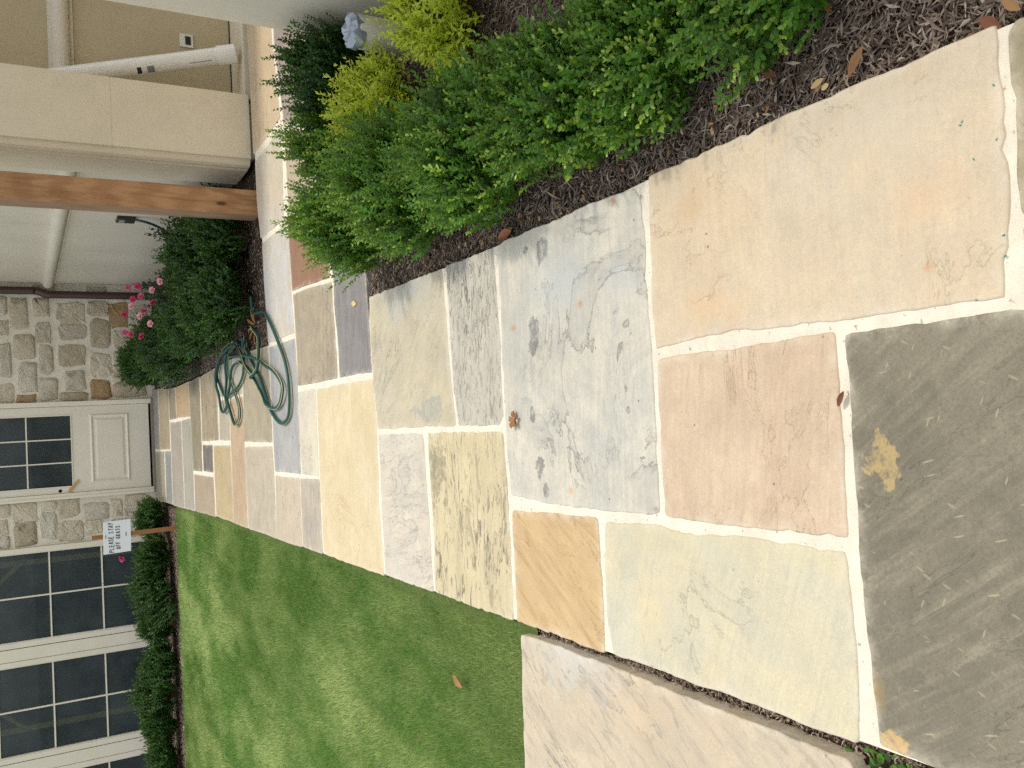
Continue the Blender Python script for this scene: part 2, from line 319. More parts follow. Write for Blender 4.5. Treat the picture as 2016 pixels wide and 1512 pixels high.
FM = {  # c1, c2, streak colour, angle, streak, extras
 's1': dict(dark=.66, c1=(120,114,98), c2=(132,125,107), c3=(150,143,122), flecks=.6, fine=.9, flake=.1, ang=56, streak=1.0, stretch=12),
 's1b': dict(c1=(148,139,111), c2=(161,149,123)), 's1c': dict(c1=(159,152,143), c2=(170,160,144)),
 's2': dict(c1=(203,190,168), c2=(204,184,153), c3=(184,150,110), streak=.12, flake=.12, dark=.86, marks=0.06),
 's3': dict(c1=(199,177,151), c2=(204,184,158), c3=(165,130,105), flake=.2, dark=.84, ang=8, streak=0.3, marks=0.12),
 's4': dict(c1=(196,193,174), c2=(200,188,154), c3=(159,155,142), ang=20, streak=.25, flake=0.15, dark=.84, marks=0.06, mscale=12),
 's5': dict(c1=(201,175,134), c2=(194,165,120), c3=(152,117,73), flake=.15, ang=-56, streak=0.75),
 's6': dict(c1=(183,183,175), c2=(203,195,176), c3=DK, ang=3, streak=0.06, flake=.75, dark=.85, marks=0.1, mscale=11),
 's7': dict(c1=(195,190,176), c2=(186,180,164), c3=(103,100,95), fine=.7, flake=.8, stretch=2.2, ang=4, streak=0.3, marks=1.0, mscale=17),
 's8': dict(c1=(197,185,154), c2=(190,181,161), c3=(150,150,143), streak=.45, flake=.6, stretch=3, ang=50, marks=0.3, mscale=9),
 's9': dict(c1=(199,193,181), c2=(204,193,172), c3=(149,146,141), ang=80, streak=.3, flake=.6, stretch=3, marks=0.35, mscale=8),
 's10': dict(c1=(206,193,155), c2=(199,185,152), c3=(117,111,96), ang=4, flake=.7, stretch=7, streak=0.35, marks=1.0, mscale=9),
 's11': dict(c1=(207,190,152), c2=(208,195,164), c3=(191,163,118), ang=5, streak=.2, flake=.12, dark=.88),
 's12': dict(c1=(122,118,117), c2=(135,131,128), c3=(169,164,155), ang=4, streak=.5, flake=.4, stretch=9),
 's13': dict(c1=(160,149,129), c2=(173,159,134), c3=(111,104,93), ang=8, streak=.5, flake=.6, stretch=4, marks=0.4, mscale=12),
 's14': dict(c1=(150,114,90), c2=(142,108,86)),
 's15': dict(c1=(198,188,169), c2=(187,190,193), c3=(172,149,115), ang=2, streak=.45, stretch=8),
 's16': dict(c1=(203,189,164), c2=(191,190,183), c3=(172,149,117), ang=2, streak=.3), 's17': dict(c1=(202,183,152), c2=(196,175,143)),
 's18': dict(c1=(154,142,134), c2=(168,152,138)), 's19': dict(c1=(187,170,144), c2=(178,166,149)),
 's20': dict(c1=(152,154,154), c2=(172,169,161), c3=(185,180,168), ang=3, streak=.5, stretch=8), 's21': dict(c1=(202,195,178), c2=(208,198,172)),
 's22a': dict(c1=(195,181,156), c2=(184,172,151), c3=(145,138,124), ang=3, streak=.4), 's22b': dict(c1=(188,176,155), c2=(176,168,152), c3=(127,122,113), ang=5, streak=.7, marks=0.35, mscale=10),
 's23': dict(c1=(182,171,151), c2=(187,175,153), c3=(130,124,108), ang=2, streak=.3, marks=0.2), 's24': dict(c1=(162,152,129), c2=(170,159,135), c3=(118,109,91), ang=2, streak=.3),
 's25': dict(c1=(184,158,127), c2=(179,162,136)), 's26': dict(c1=(185,180,166), c2=(177,172,158)),
 's27': dict(c1=(167,153,128), c2=(175,163,137), c3=(90,76,59), ang=2, streak=1.0, stretch=9, marks=0.5, mscale=8), 's28': dict(c1=(172,163,143), c2=(180,171,151)),
 's29': dict(c1=(103,98,93), c2=(119,112,105), c3=(149,140,130), ang=4, streak=.4), 's30': dict(c1=(184,166,127), c2=(181,165,132)),
 's31': dict(c1=(170,153,130), c2=(163,149,129)), 's32': dict(c1=(140,131,109), c2=(148,139,117)), 's33': dict(c1=(183,157,121), c2=(174,154,124)),
 's34': dict(c1=(148,138,119), c2=(140,132,114)), 's35': dict(c1=(160,148,125), c2=(167,153,128)), 's36': dict(c1=(163,158,148), c2=(156,152,145)),
 's37': dict(c1=(166,158,140), c2=(158,152,136)), 's38': dict(c1=(134,136,139), c2=(146,146,146), c3=(170,168,164), ang=2, streak=.4), 's39': dict(c1=(166,158,146), c2=(164,157,146)),
 's40': dict(c1=(176,167,149), c2=(165,165,155), c3=(120,120,113), ang=3, streak=.5, marks=0.4, mscale=8),
 'L1': dict(c1=(196,184,160), c2=(194,177,152), c3=(141,138,133), flake=.9, stretch=3.5, ang=-56, streak=0.5, marks=0.55, mscale=7),
}
SPOTS = {
's6':[(0.553,2.499,0.073,0.057,(112,112,110),0.95),(0.582,2.609,0.019,0.022,(116,116,112),0.95),(0.287,2.573,0.077,0.042,(120,118,114),0.95),(0.243,2.597,0.044,0.030,(118,117,114),0.95),(0.017,2.621,0.033,0.021,(122,120,114),0.95),(-0.161,2.596,0.053,0.040,(122,120,116),0.95),(-0.244,2.558,0.033,0.023,(122,118,112),0.95),(0.069,2.078,0.021,0.013,(126,124,120),0.95),(0.011,2.073,0.023,0.017,(130,128,124),0.95),(0.633,2.082,0.031,0.027,(170,120,88),0.8),(0.352,2.289,0.017,0.020,RUST,0.88),(0.323,2.726,0.021,0.035,RUST,0.85),(-0.243,2.409,0.019,0.025,(196,150,96),0.8),(0.436,2.436,0.149,0.319,(170,176,178),0.5),(0.377,2.075,0.135,0.117,(170,177,180),0.5)],  # the two large grey-blue spots put bed-side shade into the colour
's2':[(0.250,1.081,0.017,0.022,(186,128,88),0.8),(0.256,1.686,0.078,0.154,(206,172,128),0.40),(0.394,1.075,0.082,0.097,(204,172,138),0.38),(0.539,1.750,0.085,0.085,(190,160,122),0.5),(0.556,1.188,0.143,0.211,(190,182,164),0.4)],  # last spot, greyer by the bed, is shade put into the colour
's1':[(-0.129,1.224,0.062,0.058,(172,150,104),0.95),(-0.615,1.276,0.061,0.024,(150,128,84),0.7),(-0.710,1.243,0.055,0.056,(196,162,104),0.97)],
's10':[(-0.199,3.455,0.178,0.117,(142,134,112),0.93)],
's8':[(0.623,3.663,0.161,0.383,(172,176,174),0.65),(0.058,3.514,0.079,0.164,(154,154,142),0.93)],  # first spot, grey-blue along the bed, paints the shade there
's4':[(-0.324,1.777,0.077,0.458,(194,184,146),0.5),(-0.562,2.020,0.162,0.120,(206,188,148),0.45)],
'L1':[(-0.794,2.466,0.140,0.257,(192,194,192),0.6),(-0.875,2.103,0.154,0.171,(196,174,142),0.4)],
's15':[(0.806,5.642,0.163,0.146,(186,192,202),0.7)],
's22b':[(-0.608,5.361,0.147,0.186,(142,138,132),0.7)],
}
def flagstone(key, poly, parent, ztop=0.0, thick=.045):
    rnd = random.Random(key)
    P = np.array(poly); Pn = np.roll(P, -1, 0); cr = P[:, 0]*Pn[:, 1]-Pn[:, 0]*P[:, 1]; area = .5*cr.sum()
    ctr = ((P+Pn)*cr[:, None]).sum(0)/(6*area); far = ctr[1] > 5
    if area < 0: P = P[::-1]
    n = len(P); step = .05 if far else .022; amp = .0012 if far else .0017
    # round the corners, then walk along the edges with small chips and waver
    Q = []
    for i in range(n):
        a, b, c = P[i-1], P[i], P[(i+1) % n]
        e1 = (a-b)/np.linalg.norm(a-b); e2 = (c-b)/np.linalg.norm(c-b)
        if e1@e2 > -.9:
            r = min(.018, .3*np.linalg.norm(a-b), .3*np.linalg.norm(c-b))*rnd.uniform(.4, 1.2); Q += [b+e1*r, b+(e1+e2)*r*.25, b+e2*r]
        else: Q.append(b)
    out = []; w = 0
    for i in range(len(Q)):
        a, b = Q[i], Q[(i+1) % len(Q)]; L = np.linalg.norm(b-a); k = max(1, int(L/step)); t = (b-a)/(L+1e-9); nn = np.array([t[1], -t[0]])
        for j in range(k):
            w = .75*w+rnd.gauss(0, amp); chip = -rnd.uniform(.002, .006) if rnd.random() < .04 and not far else 0
            out.append(a+(b-a)*j/k+nn*(max(-.006, min(.0035, w))+chip))
    O = [out[0]]
    for q in out[1:]:
        if np.linalg.norm(q-O[-1]) > .006: O.append(q)
    if np.linalg.norm(O[-1]-O[0]) < .006: O.pop()
    O = np.array(O)-ctr; m = len(O); kk = 1 if m < 24 else 2; nr = np.roll(O, -kk, 0)-np.roll(O, kk, 0); nr = np.stack([-nr[:, 1], nr[:, 0]], 1); nr /= np.linalg.norm(nr, axis=1)[:, None]+1e-9
    V = []
    for ring, (ins, z) in enumerate(((0, ztop-thick), (0, ztop-.0045), (.0018, ztop-.0015), (.0045, ztop))):
        for i in range(m):
            p = O[i]+nr[i]*ins; V.append((p[0], p[1], z))
    for i in range(m):
        p = O[i]*max(.3, 1-.05/(np.linalg.norm(O[i])+1e-6)); V.append((p[0], p[1], ztop))
    Fc = [tuple(range(4*m, 5*m))]
    for k in range(4): Fc += [(k*m+i, k*m+(i+1) % m, (k+1)*m+(i+1) % m, (k+1)*m+i) for i in range(m)]
    me = mesh('flagstone', V, Fc); at = me.attributes.new('tint', 'FLOAT', 'POINT'); at.data.foreach_set('value', [1.0]*(4*m)+[0.0]*m)
    return link('flagstone', me, m_flag(key, spots=[(a-ctr[0], b-ctr[1], c, d, e, f) for a, b, c, d, e, f in SPOTS.get(key, ())], **FM[key]), parent, (ctr[0], ctr[1], 0))
pb = MB()
out_l = [(-.735,.5),(-.731,1.3),(-.728,2.3),(-.727,3.5),(-.73,5.2),(-.738,6.2),(-.742,7.1),(-.735,8.4),(-.755,9.5),(-.77,10.2),(-.78,11.1),(-.785,11.7),(-.80,12.49)]
out_r = [(.655,12.49),(.63,11.9),(.585,11.0),(.565,10.5),(.58,9.6),(.575,8.95),(.605,8.1),(.63,7.0),(.615,6.24),(1.0,6.26),(1.36,6.28),(1.99,6.385),(3.5,6.44),(3.6,4.4),(2.4,4.31),(1.98,4.295),(1.6,4.268),(1.1,4.24),(.73,4.215),(.5,4.2),(.645,4.165),(.64,3.3),(.64,2.84),(.64,2.1),(.648,1.9),(.65,.9),(.64,.5)]
pb.prism([(x, y) for x, y in out_l+out_r], -.09, -.0035)
path = tag(pb.build('path', MORTAR), kind='structure')
for k, poly in FLAG.items():
    if k != 'L1': flagstone(k, poly, path, random.Random(k+'z').uniform(-.0015, .0015))
pb = MB(); pb.prism([(x+.02, y-.02) if x < -1 else (x-.02, y) for x, y in FLAG['L1']], -.07, -.04)
side = tag(pb.build('side_path', SOIL), kind='structure')
flagstone('L1', [(x-.012, y) for x, y in FLAG['L1']], side, .004, .055)

# ------------------------------------------------------------------ lawn
def m_grass():
    n = N('grass'); t = n.attr('tint'); g = n.n('ShaderNodeNewGeometry').outputs['Position']
    a = n.noise(n.mapping(g, (0, 0, 0), (0, 0, R(18)), (1, .45, 1)), 2.0, 5, .6); b = n.noise(g, 11, 3, .6)
    c = n.mix(n.ramp(t, [(0, 0), (1, 1)]), rgb(78, 122, 46), rgb(134, 172, 82))
    c = n.mix(n.ramp(a, [(.42, 0), (.64, .9)]), c, rgb(190, 206, 132))
    c = n.mix(n.ramp(b, [(.56, 0), (.74, .5)]), c, rgb(186, 178, 120))
    s = n.bsdf(c, .55, .25); tr = n.n('ShaderNodeBsdfTranslucent'); n.put(tr.inputs[0], c)
    mx = n.n('ShaderNodeMixShader'); mx.inputs[0].default_value = .25; n.t.links.new(s, mx.inputs[1]); n.t.links.new(tr.outputs[0], mx.inputs[2])
    return n.done(mx.outputs[0])
def grass():
    rg = np.random.default_rng(3); VV = []; TT = []
    for (y0, y1, dens, L, W) in ((2.80, 4.2, 26000, .030, .0017), (4.2, 6.2, 17000, .031, .0023), (6.2, 8.4, 10000, .032, .0034), (8.4, 10.97, 7000, .033, .0048)):
        x0 = -(.32*y1+1.5); n = int((y1-y0)*(-.74-x0)*dens)
        x = rg.uniform(x0, -.738, n); y = rg.uniform(y0, y1, n)
        edge = np.where(y < 6, -.753, np.where(y < 9, -.765, -.80)); edge = edge+.006*np.sin(y*31)+.005*np.sin(y*83)
        keep = (x < edge) & (x > -(.32*y+1.4)); x, y = x[keep], y[keep]; n = len(x)
        ed = np.clip((edge[keep]-x)/.05, .35, 1)
        L_ = L*rg.uniform(.55, 1.25, n)*ed; W_ = W*rg.uniform(.7, 1.3, n); a = rg.uniform(0, 2*np.pi, n)
        flow = .5+1.2*np.sin(x*2.1+1.3*np.sin(y*1.1)); la = rg.normal(0, 1, n)+flow; lean = rg.uniform(.1, .7, n)*L_
        dx, dy = np.cos(la)*lean, np.sin(la)*lean; z = np.full(n, -.03); hz = L_*rg.uniform(.65, 1, n)
        sx, sy = np.cos(a)*W_/2, np.sin(a)*W_/2
        V = np.stack([np.stack([x-sx, y-sy, z], 1), np.stack([x+sx, y+sy, z], 1), np.stack([x+sx*.8+dx*.4, y+sy*.8+dy*.4, z+hz*.65], 1), np.stack([x+dx, y+dy, z+hz], 1), np.stack([x-sx*.8+dx*.4, y-sy*.8+dy*.4, z+hz*.65], 1)], 1)
        VV.append(V.reshape(-1, 3)); t = np.clip(rg.normal(.5, .25, n), 0, 1); TT.append(np.repeat(t, 5))
    V = np.concatenate(VV); T = np.concatenate(TT); m = len(V)//5
    idx = (np.arange(m)*5)[:, None]
    # one quad and one tip triangle, written as two quads sharing the tip
    F = np.concatenate([idx+np.array([[0, 1, 2, 4]]), idx+np.array([[4, 2, 3, 3]])], 0)
    tri = np.concatenate([idx+np.array([[0, 1, 2]]), idx+np.array([[0, 2, 4]]), idx+np.array([[4, 2, 3]])], 0)
    me = np_mesh('grass', V, tri.ravel(), 3, T)
    tag(link('grass', me, m_grass()), 'short green lawn grass beside the flagstone path', 'grass', kind='stuff')
grass()

# ------------------------------------------------------------------ mulch
def m_mulch():
    n = N('mulch'); t = n.attr('tint')
    c = n.ramp(t, [(0, rgb(68, 56, 48)), (.35, rgb(104, 89, 78)), (.62, rgb(138, 123, 109)), (.86, rgb(174, 161, 146)), (.96, rgb(138, 102, 74)), (1, rgb(172, 150, 118))])
    b = n.noise(n.obj, 160, 3, .6)
    return n.done(n.bsdf(c, .85, .2, n.bump(b, .6, .003)))
MULCH = m_mulch()
def chips(name, label, n, sampler, zbase, Lr=(.012, .05), Wr=(.0015, .005), seed=1):
    rg = np.random.default_rng(seed); x, y = sampler(rg, n); n = len(x)
    L = rg.uniform(*Lr, n)*rg.uniform(.5, 1.2, n); W = rg.uniform(*Wr, n); H = W*rg.uniform(.3, .6, n)
    a = rg.uniform(0, 2*np.pi, n); tl = rg.normal(0, .22, n); z = zbase+rg.uniform(.0, .022, n)
    d = np.stack([np.cos(a)*np.cos(tl), np.sin(a)*np.cos(tl), np.sin(tl)], 1); s = np.stack([-np.sin(a), np.cos(a), rg.normal(0, .25, n)], 1); u = np.cross(d, s)
    c = np.stack([x, y, z], 1); bend = (rg.normal(0, .12, n)*L)[:, None]
    V = np.stack([c-d*(L/2)[:, None], c-s*(W/2)[:, None]+s*bend, c+u*(H)[:, None]+s*bend, c+s*(W/2)[:, None]+s*bend, c+d*(L/2)[:, None]], 1).reshape(-1, 3)
    idx = (np.arange(n)*5)[:, None]
    F = np.concatenate([idx+np.array([q]) for q in ((0, 1, 2), (0, 2, 3), (4, 2, 1), (4, 3, 2))], 0)
    t = np.repeat(np.clip(rg.beta(1.6, 1.9, n), 0, 1), 5)
    return tag(link(name, np_mesh(name, V, F.ravel(), 3, t), MULCH), label, 'mulch', kind='stuff')
def near_s(rg, n):
    y = .6+3.63*rg.uniform(0, 1, n)**1.15; x = rg.uniform(.655, 2.0, n); k = (x > .66) & (x < np.where(y > 3.3, 1.93, 1.93)); return x[k], y[k]
chips('mulch', 'brown shredded bark mulch in the near bed', 95000, near_s, -.045, (.010, .062), (.0016, .0075), seed=1)
chips('bark_strip', 'pale long bark strips lying on the near bed', 1500, near_s, -.030, (.04, .11), (.004, .010), seed=8)
def wall_s(rg, n):
    y = rg.uniform(6.28, 12.4, n); x = .62+rg.uniform(0, 1, n)**1.6*1.3; k = (x > np.where(y > 8.5, .60, .64)) & (y > 6.27+.07*x); return x[k], y[k]
chips('mulch', 'brown bark mulch under the dark hedge by the limestone wall', 16000, wall_s, -.04, (.02, .06), (.003, .008), 2)
def win_s(rg, n): return rg.uniform(-5, -.84, n), rg.uniform(10.98, 12.3, n)
chips('mulch', 'brown bark mulch under the hedge below the windows', 16000, win_s, -.035, (.02, .07), (.004, .010), 3)
def gap_s(rg, n): 
    x = -.757+rg.normal(0, .008, n); y = rg.uniform(1.2, 2.82, n); return x, y
chips('debris', 'dry leaf crumbs in the gap between path and side slab', 1200, gap_s, -.05, (.006, .025), (.002, .006), 4)
# ------------------------------------------------------------------ house with stone wall, door and windows
def m_limestone(name, col, warm=0.0):
    n = N(name); a = n.noise(n.obj, 1.3, 5, .6); b = n.noise(n.obj, 14, 5, .65); g = n.noise(n.obj, 220, 3, .7)
    st = n.noise(n.mapping(n.obj, (2, 1, 0), (0, 0, 0), (5, 5, .35)), 2, 5, .6)
    c = n.mix(n.ramp(a, [(.3, 0), (.7, 1)]), hsvmul(col, .92), hsvmul(col, 1.06))
    c = n.mix(n.ramp(b, [(.45, 0), (.75, .4)]), c, hsvmul(col, .84)); c = n.mix(n.ramp(st, [(.55, 0), (.75, .3)]), c, hsvmul(col, .78))
    c = n.mix(n.ramp(g, [(.5, 0), (.75, .3)]), c, hsvmul(col, .7))
    return n.done(n.bsdf(c, .85, .2, n.bump(n.math('ADD', n.math('MULTIPLY', b, .4), n.math('MULTIPLY', g, .5)), .3, .003)))
LIME = m_limestone('limestone', rgb(214, 206, 187)); LIME2 = m_limestone('limestone_block', rgb(213, 201, 175)); STUCCO = m_limestone('plaster', rgb(186, 172, 140))
WHITE = plain('door_paint', rgb(226, 219, 201), .45, .4, .04, 4, .06, 90); CREAM = plain('frame_paint', rgb(230, 222, 202), .42, .45, .04, 4, .05, 90)
CAULK = plain('joint_mortar', rgb(214, 204, 182), .9, .2, .08, 20)
BROWN = plain('brown_metal', rgb(70, 48, 42), .38, .5, .1, 5, .06, 50)
BLACK = plain('black_metal', rgb(34, 33, 31), .4, .5, .1, 8)
ROOF = plain('roof_tile', rgb(96, 88, 82), .85, .2, .2, 3)
DARKROOM = plain('dark_room', rgb(72, 84, 100), .9, .1, .1, 1, 0)  # bluish walls stand in for sky reflected in the panes
def m_glass():
    n = N('window_glass'); g = n.n('ShaderNodeBsdfGlossy'); g.inputs['Color'].default_value = (.9, .95, 1, 1); g.inputs['Roughness'].default_value = .02
    t = n.n('ShaderNodeBsdfTransparent'); t.inputs[0].default_value = (.62, .70, .72, 1)
    w = n.noise(n.obj, 1.5, 2, .5); fr = n.n('ShaderNodeFresnel'); fr.inputs[0].default_value = 1.28
    n.put(g.inputs['Normal'], n.bump(w, .05, .02)); mx = n.n('ShaderNodeMixShader'); n.put(mx.inputs[0], fr.outputs[0])
    n.t.links.new(t.outputs[0], mx.inputs[1]); n.t.links.new(g.outputs[0], mx.inputs[2])
    # diffuse blue-grey veil painted in place of sky reflection on the panes
    df = n.n('ShaderNodeBsdfDiffuse'); df.inputs[0].default_value = (.40, .46, .46, 1); m2 = n.n('ShaderNodeMixShader'); n.put(m2.inputs[0], n.ramp(n.noise(n.obj, 2.2, 5, .6), [(.3, .06), (.7, .12)]))
    n.t.links.new(mx.outputs[0], m2.inputs[1]); n.t.links.new(df.outputs[0], m2.inputs[2]); return n.done(m2.outputs[0])
GLASS = m_glass()
def m_wallstone(k, c1, c2):
    n = N('wall_stone_'+k); oi = n.n('ShaderNodeObjectInfo').outputs['Random']
    v = n.n('ShaderNodeVectorMath', operation='ADD'); n.put(v.inputs[0], n.obj); n.put(v.inputs[1], oi); v = v.outputs[0]
    a = n.noise(v, 6, 6, .7, .4); b = n.noise(v, 38, 5, .7); c = n.mix(n.ramp(a, [(.3, 0), (.7, 1)]), rgb(*c1), rgb(*c2))
    c = n.mix(n.ramp(b, [(.46, 0), (.74, .45)]), c, hsvmul(rgb(*c1), .65)); c = n.mix(n.math('MULTIPLY', oi, .25), c, rgb(150, 130, 100))
    h = n.math('ADD', n.math('MULTIPLY', a, 1.4), n.math('MULTIPLY', b, .6)); return n.done(n.bsdf(c, .95, .15, n.bump(h, 1.0, .03)))
WST = [m_wallstone('tan', (214, 201, 174), (230, 220, 198)), m_wallstone('grey', (206, 197, 177), (226, 217, 198)), m_wallstone('dark', (190, 177, 150), (212, 200, 175)), m_wallstone('rust', (172, 134, 94), (196, 170, 132))]
WMORT = m_mortar('wall_mortar', (232, 224, 206))
YW = 12.5
house = thing('house', 'cream stone house with glazed door and tall windows across the far end', 'house', (0, YW, 0))
hp = lambda mb, name, mat, parent=house, **k: mb.build(name, mat, parent, **k)
wall = MB()
for (x0, x1, z0, z1) in ((.535, 2.2, -.1, 3.1), (-1.25, -.68, -.1, 3.1), (-.68, .535, 2.5, 3.1), (-9, -1.25, 2.6, 3.1), (-9, -5.4, -.1, 2.6), (-5.4, -1.25, -.1, .10)):
    wall.box(x0, .06, z0, x1, .32, z1)
WALL = hp(wall, 'stone_wall', WMORT)
STN_R = [(1.658, 1.65, 1.876, 1.716), (1.397, 1.639, 1.593, 1.723), (0.855, 1.623, 1.31, 1.735), (0.561, 1.606, 0.79, 1.747), (1.462, 1.425, 1.868, 1.606), (1.101, 1.351, 1.396, 1.58), (0.674, 1.334, 1.045, 1.544), (0.554, 1.352, 0.642, 1.571), (1.629, 1.18, 1.873, 1.355), (1.285, 1.171, 1.551, 1.336), (0.899, 1.162, 1.263, 1.308), (0.566, 1.115, 0.843, 1.329), (1.542, 0.763, 1.812, 1.094), (1.339, 0.761, 1.53, 1.092), (0.992, 0.781, 1.272, 1.101), (0.678, 0.792, 0.935, 1.032), (0.555, 0.779, 0.656, 1.088), (1.646, 0.494, 1.828, 0.741), (1.213, 0.485, 1.6, 0.711), (0.849, 0.478, 1.156, 0.725), (0.554, 0.5, 0.804, 0.735), (1.487, 0.255, 1.821, 0.476), (1.21, 0.235, 1.441, 0.446), (0.878, 0.246, 1.176, 0.456), (0.575, 0.067, 0.772, 0.468), (0.787, 0.358, 0.867, 0.463), (.80,.03,1.1,.22), (1.13,.03,1.42,.20), (1.45,.03,1.8,.23), (1.90,.5,2.02,.75), (1.90,1.1,2.02,1.35)]
STN_L = [(-0.85, 1.689, -0.692, 1.787), (-0.929, 1.38, -0.69, 1.66), (-1.074, 1.715, -0.894, 1.793), (-1.236, 1.398, -0.941, 1.648), (-1.232, 1.7, -1.097, 1.798), (-0.806, 1.183, -0.691, 1.347), (-1.175, 1.181, -0.83, 1.355), (-0.922, 0.913, -0.689, 1.164), (-1.226, 0.88, -0.97, 1.173), (-0.978, 0.571, -0.766, 0.872), (-1.163, 0.665, -0.998, 0.858), (-0.979, 0.417, -0.741, 0.548), (-1.174, 0.337, -1.007, 0.556), (-0.858, 0.123, -0.713, 0.392), (-1.05, 0.13, -0.882, 0.398)]
zz = 1.80
while zz < 2.95:
    hh = random.uniform(.16, .30)
    for a, b in ((.56, 1.9), (-1.23, -.70)):
        xx = a
        while xx < b-.1:
            w = min(random.uniform(.2, .42), b-xx); (STN_R if a > 0 else STN_L).append((xx, zz, xx+w-.05, zz+hh-.05)); xx += w
    zz += hh
RUSTY = {(0.554, 1.352, 0.642, 1.571), (0.554, 0.5, 0.804, 0.735), (1.487, 0.255, 1.821, 0.476)}
for r in STN_R+STN_L:
    x0, z0, x1, z1 = r; rnd = random.Random(str(r)); cx, cz = (x0+x1)/2, (z0+z1)/2; hw, hh = (x1-x0)/2+.012, (z1-z0)/2+.012
    ring = []
    for k in range(14):
        a = 2*math.pi*(k+rnd.uniform(-.25, .25))/14; ca, sa = math.cos(a), math.sin(a); p = 2/rnd.uniform(5, 9)
        ring.append((hw*math.copysign(abs(ca)**p, ca)*rnd.uniform(.84, 1.06), hh*math.copysign(abs(sa)**p, sa)*rnd.uniform(.84, 1.06)))
    d = rnd.uniform(.0, .016); V = []
    for s, y in ((1.0, .066), (.985, .056), (.93, .06-.010-d*.6), (.60, .06-.010-d)):
        V += [(x*s*rnd.uniform(.97, 1.03), y+rnd.uniform(-.007, .007)*(s < .97), z*s*rnd.uniform(.97, 1.03)) for x, z in ring]
    V.append((0, .06-.014-d*rnd.uniform(.7, 1.3), 0)); Fc = []
    for k in range(3): Fc += [(k*14+i, k*14+(i+1) % 14, (k+1)*14+(i+1) % 14, (k+1)*14+i) for i in range(14)]
    Fc += [(42+i, 42+(i+1) % 14, 56) for i in range(14)]
    link('stone', mesh('stone', V, Fc, rnd.random() < .5), WST[3] if r in RUSTY else WST[rnd.choice((0, 0, 1, 1, 2))], WALL, (cx, 0, cz))
# door
DX0, DX1, DZ = -.618, .482, .055
fr = MB(); fr.box(-.672, .0, .02, DX0, .16, 2.5); fr.box(DX1, .0, .02, .527, .16, 2.5); fr.box(DX0, .0, 2.44, DX1, .16, 2.5)
hp(fr, 'door_frame', CREAM, bevel=.004)
mo = MB(); mo.box(-.69, -.018, .02, -.662, .03, 2.52); mo.box(.517, -.018, .02, .540, .03, 2.52); hp(mo, 'door_trim', CREAM)
th = MB(); th.box(-.69, -.06, -.03, .54, .12, .028); hp(th, 'threshold', plain('threshold_stone', rgb(132, 124, 110), .8), bevel=.004)
gx0, gx1, gz0, gz1 = -.530, .360, .985, 2.28
dm = MB(); y0, y1 = .03, .075
for b in ((DX0+.004, y0, DZ, gx0, y1, 2.43), (gx1, y0, DZ, DX1-.004, y1, 2.43), (gx0, y0, gz1, gx1, y1, 2.43), (gx0, y0, DZ, gx1, y1, gz0)): dm.box(*b)
door = hp(dm, 'door', WHITE)
pm = MB(); px0, px1, pz0, pz1 = -.515, .372, .295, .765
for k, (i0, i1, d0, d1) in enumerate(((0, .022, .03, .012), (.022, .05, .012, .034), (.05, .085, .034, .018))):
    a = [(px0+i0, d0, pz0+i0), (px1-i0, d0, pz0+i0), (px1-i0, d0, pz1-i0), (px0+i0, d0, pz1-i0)]; b = [(px0+i1, d1, pz0+i1), (px1-i1, d1, pz0+i1), (px1-i1, d1, pz1-i1), (px0+i1, d1, pz1-i1)]
    pm.add(a+b, [(i, (i+1) % 4, 4+(i+1) % 4, 4+i) for i in range(4)])
pm.add([(px0+.085, .018, pz0+.085), (px1-.085, .018, pz0+.085), (px1-.085, .018, pz1-.085), (px0+.085, .018, pz1-.085)], [(0, 1, 2, 3)])
pm.build('raised_panel', WHITE, door)
gw = (gx1-gx0)/3
for i in range(3):
    for j in range(3):
        z0 = gz0+j*.495; z1 = min(gz1, z0+.495)
        MB().box(gx0+i*gw, .045, z0, gx0+(i+1)*gw, .055, z1).build('pane', GLASS, door)
for i in (1, 2): MB().box(gx0+i*gw-.008, .032, gz0, gx0+i*gw+.008, .068, gz1).build('muntin', WHITE, door)
for j in (1, 2): MB().box(gx0, .034, gz0+j*.495-.008, gx1, .066, gz0+j*.495+.008).build('muntin', WHITE, door)
bd = MB()
for b in ((gx0-.014, gz0-.014, gx1+.014, gz0), (gx0-.014, gz1, gx1+.014, gz1+.014), (gx0-.014, gz0, gx0, gz1), (gx1, gz0, gx1+.014, gz1)): bd.box(b[0], .022, b[1], b[2], .05, b[3])
bd.build('glass_stop', WHITE, door)
V, Fc = tube([(-.586, .0, 1.125), (-.586, .05, 1.125)], .021, 14); MB().add(V, [f[::-1] for f in Fc]).build('lock_hole', plain('hole_black', (.004, .004, .004), .9, .1, 0), door, loc=(0, .0275, 0))
lt = MB(); a = R(41); ca, sa = math.cos(a), math.sin(a); lt.add([(x*ca-z*sa-.535, y, x*sa*-1+z*ca*1+.97) if False else (-.535+x*ca+z*sa, y, .972-x*sa+z*ca) for y in (.004, .029) for x, z in ((-.088, -.014), (.088, -.014), (.088, .014), (-.088, .014))], [(0, 1, 2, 3), (7, 6, 5, 4), (0, 4, 5, 1), (1, 5, 6, 2), (2, 6, 7, 3), (3, 7, 4, 0)])
lt.build('latch_board', plain('pine_strip', rgb(196, 160, 108), .7, .2, .12, 12), door)
